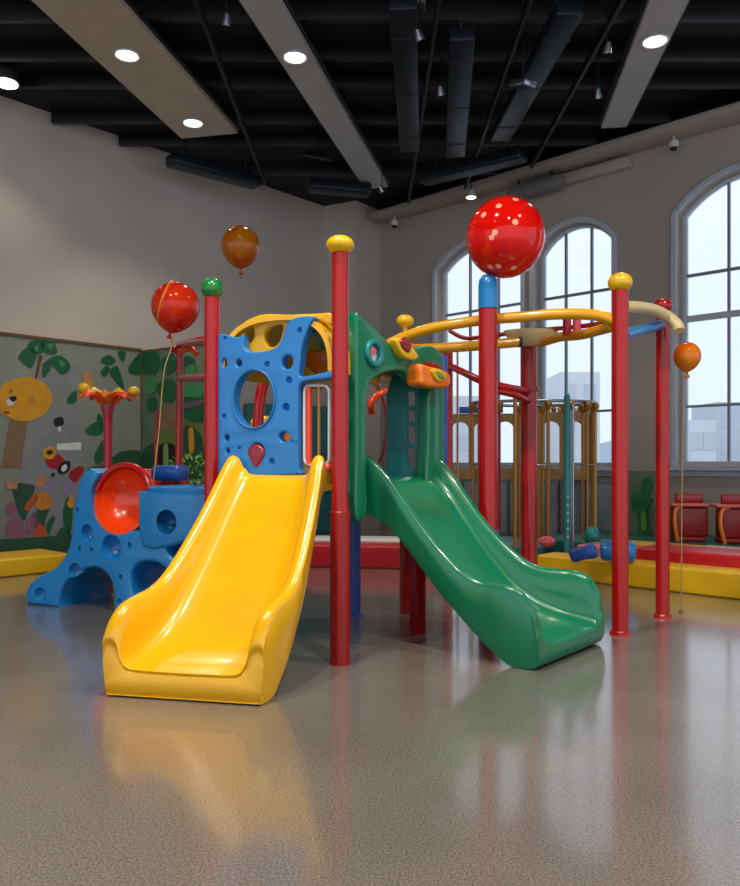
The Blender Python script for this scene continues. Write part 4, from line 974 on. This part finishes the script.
# side partition with jungle mural
c0 = MW.w(uend+.02, 0, .06); JP = Plane(c0.xy, (.74, -.673))
jp = thing('jungle_partition', 'short partition board with painted jungle leaves, standing out from the left wall', 'partition', tuple(JP.w(1, 0)))
plate('board', JP, [[(0, 0), (1.95, 0), (1.95, 3.22), (0, 3.28)]], .06, 'mural2', jp, bev=.005)
plate('top_rail', JP, [[(0, 3.28), (1.95, 3.22), (1.95, 3.26), (0, 3.32)]], .08, 'woodtrim', jp, bev=.005)
JO = .012
def dj(name, pts, col, o, s=5): return plate(name, JP, [pxl(JP, pts, s)], .01, P[col], jp, off=.034+.005*o, bev=0)
for pts, col, o_ in (([(144, 358), (150, 351), (160, 353), (161, 368), (155, 374), (146, 371)], 'green', 1), ([(164, 360), (176, 354), (178, 368), (170, 374), (164, 370)], 'green', 2), ([(185, 358), (196, 358), (196, 374), (186, 372)], 'dkgreen', 2), ([(188, 368), (197, 365), (197, 376), (190, 378)], 'mid', 3),
    ([(160, 384), (176, 380), (177, 398), (168, 402), (162, 396)], 'green', 2), ([(186, 388), (204, 386), (204, 398), (188, 400)], 'mid', 2), ([(184, 398), (206, 400), (205, 420), (190, 420), (184, 410)], 'green', 3), ([(164, 412), (176, 404), (178, 430), (166, 436), (160, 424)], 'tan', 2), ([(158, 436), (178, 428), (178, 452), (160, 450)], 'olive', 3), ([(182, 420), (205, 424), (205, 450), (184, 452)], 'olive', 2), ([(150, 400), (158, 398), (158, 410), (151, 412)], 'green', 2), ([(162, 446), (178, 446), (178, 470), (162, 472)], 'black', 4), ([(167, 446), (171, 446), (171, 468), (167, 468)], 'light', 5), ([(143, 455), (160, 445), (162, 490), (143, 490)], 'dkgreen', 1), ([(186, 428), (204, 436), (204, 474), (186, 474)], 'dkgreen', 3), ([(192, 430), (196, 430), (197, 450), (193, 452)], 'yellow', 5), ([(186, 404), (204, 400), (204, 405), (187, 409)], 'plum', 5), ([(150, 380), (156, 378), (158, 390), (152, 394), (149, 386)], 'mid', 2)):
    dj('painted_leaf' if col not in ('black', 'tan', 'plum', 'yellow') else 'painted_patch', pts, col, o_)
# teal-topped low wall behind the tower
freebox('low_wall_pad', 'teal padded low wall behind the tower near the far corner', 'wall pad', (-2.3, 14.4), (-.2, 15.6), .2, 0, 2.5, 'mat_teal')
# bushy plant near ladder
q = at(196, 462, 8.9); q.z = 0
pt = thing('potted_plant', 'bushy light green plant in a tan tub behind the red side ladder', 'plant', tuple(q))
lathe('tub', [(.2, 0), (.24, .02), (.28, .95), (.3, 1.0), (.26, 1.0), (.24, .9), (0, .9)], q, 'tan', pt, 24)
bm = bmesh.new()
for i in range(420):
    a = random.uniform(0, 2*PI); r_ = .3*math.sqrt(random.random()); z_ = random.uniform(1.0, 1.5-.3*r_)
    c = Vector((q.x+r_*math.cos(a), q.y+r_*math.sin(a), z_)); d_ = Vector((math.cos(a), math.sin(a), random.uniform(.2, 1.2))).normalized()*random.uniform(.05, .11)
    s_ = d_.cross(Vector((0, 0, 1))).normalized()*.018
    v = [bm.verts.new(c), bm.verts.new(c+d_*.5+s_+Vector((0, 0, .008))), bm.verts.new(c+d_), bm.verts.new(c+d_*.5-s_)]; bm.faces.new(v)
finish(bm, 'foliage', 'leaf2', pt)

# ------------------------------------------------------------ outside
def outside_box(name, px0, px1, ytop, Y, hexc, label, cat='building', win=True):
    a = at(px0, ytop, Y); b = at(px1, ytop, Y)
    t = thing(name, label, cat, ((a.x+b.x)/2, Y+2, -6), None)
    m_ = plain('facade_'+hexc[1:], hexc, .8, noise=.05, scale=.5)  # distance haze is mixed into these pale wall colours
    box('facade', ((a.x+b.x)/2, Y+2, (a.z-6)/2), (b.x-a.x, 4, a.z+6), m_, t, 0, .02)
    if win:
        n = max(2, int((b.x-a.x)/1.6))
        for i in range(n):
            x = a.x+(i+.5)*(b.x-a.x)/n
            for zz in (a.z-1.2, a.z-3.0):
                box('facade_window', (x, Y-.01, zz), (.7, .05, 1.0), 'frame', t, 0, 0)
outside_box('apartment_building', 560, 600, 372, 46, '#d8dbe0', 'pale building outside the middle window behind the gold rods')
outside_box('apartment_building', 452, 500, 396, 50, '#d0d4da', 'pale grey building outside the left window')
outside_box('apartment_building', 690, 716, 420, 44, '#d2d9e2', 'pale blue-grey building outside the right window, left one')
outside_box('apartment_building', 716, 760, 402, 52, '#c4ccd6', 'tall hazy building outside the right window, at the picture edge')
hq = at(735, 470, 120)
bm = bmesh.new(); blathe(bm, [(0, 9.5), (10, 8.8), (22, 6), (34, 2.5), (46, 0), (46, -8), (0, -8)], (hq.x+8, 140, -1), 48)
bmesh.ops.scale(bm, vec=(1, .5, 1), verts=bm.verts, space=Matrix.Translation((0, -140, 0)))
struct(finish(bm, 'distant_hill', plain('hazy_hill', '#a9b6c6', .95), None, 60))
o = box('street_ground', (20, 60, -6.1), (200, 70, .2), plain('pale_ground', '#9a9ea2', .9), bev=0); o['kind'] = 'structure'

# ------------------------------------------------------------ light, world, camera
w = bpy.data.worlds.new('World'); C.world = w; w.use_nodes = True
nt = w.node_tree; bg = nt.nodes['Background']
tc = nt.nodes.new('ShaderNodeTexCoord'); sx = nt.nodes.new('ShaderNodeSeparateXYZ'); cr = nt.nodes.new('ShaderNodeValToRGB')
nz = nt.nodes.new('ShaderNodeTexNoise'); nz.inputs['Scale'].default_value = 2.2; nz.inputs['Detail'].default_value = 5
nt.links.new(tc.outputs['Generated'], nz.inputs['Vector']); 
nt.links.new(tc.outputs['Generated'], sx.inputs[0]); nt.links.new(sx.outputs['Z'], cr.inputs['Fac'])
cr.color_ramp.elements[0].position = 0; cr.color_ramp.elements[0].color = (.70, .78, .90, 1)
cr.color_ramp.elements[1].position = .35; cr.color_ramp.elements[1].color = (.78, .83, .92, 1)
nt.links.new(cr.outputs['Color'], bg.inputs['Color']); bg.inputs['Strength'].default_value = 1.3

# added unseen downlights that brighten the room from the viewer's side
for i, (x, y) in enumerate(((-2.6, 2.6), (1.2, 2.2), (-.8, 4.3), (3.4, 3.6))):
    t = thing('recessed_downlight', 'round downlight in the black ceiling above and behind the viewer', 'ceiling lamp', (x, y, 6.7), 'downlights above the viewer')
    lathe('lamp_can', [(.17, 0), (.18, .02), (.17, .2), (0, .2)], (x, y, 6.72), 'beam', t)
    lathe('lamp_lens', [(0, .0), (.15, 0), (.15, .02), (0, .02)], (x, y, 6.705), 'lamp', t); lamp_light((x, y, 6.6), 620, (1, .9, .78), .7, 120)

cam = bpy.data.cameras.new('camera'); cam.sensor_fit = 'HORIZONTAL'; cam.sensor_width = 36; cam.lens = F/740*36
cam.shift_y = (HY-443)/740; cam.clip_end = 300
co = bpy.data.objects.new('camera', cam); COL.objects.link(co); co.location = (0, 0, EYE); co.rotation_euler = (PI/2, 0, 0)
C.camera = co
for o in bpy.data.objects:
    if '_w' in o: del o['_w']
C.view_settings.view_transform = 'Standard'; C.view_settings.look = 'None'; C.view_settings.gamma = 1; C.view_settings.exposure = 0
C.view_settings.use_curve_mapping = False
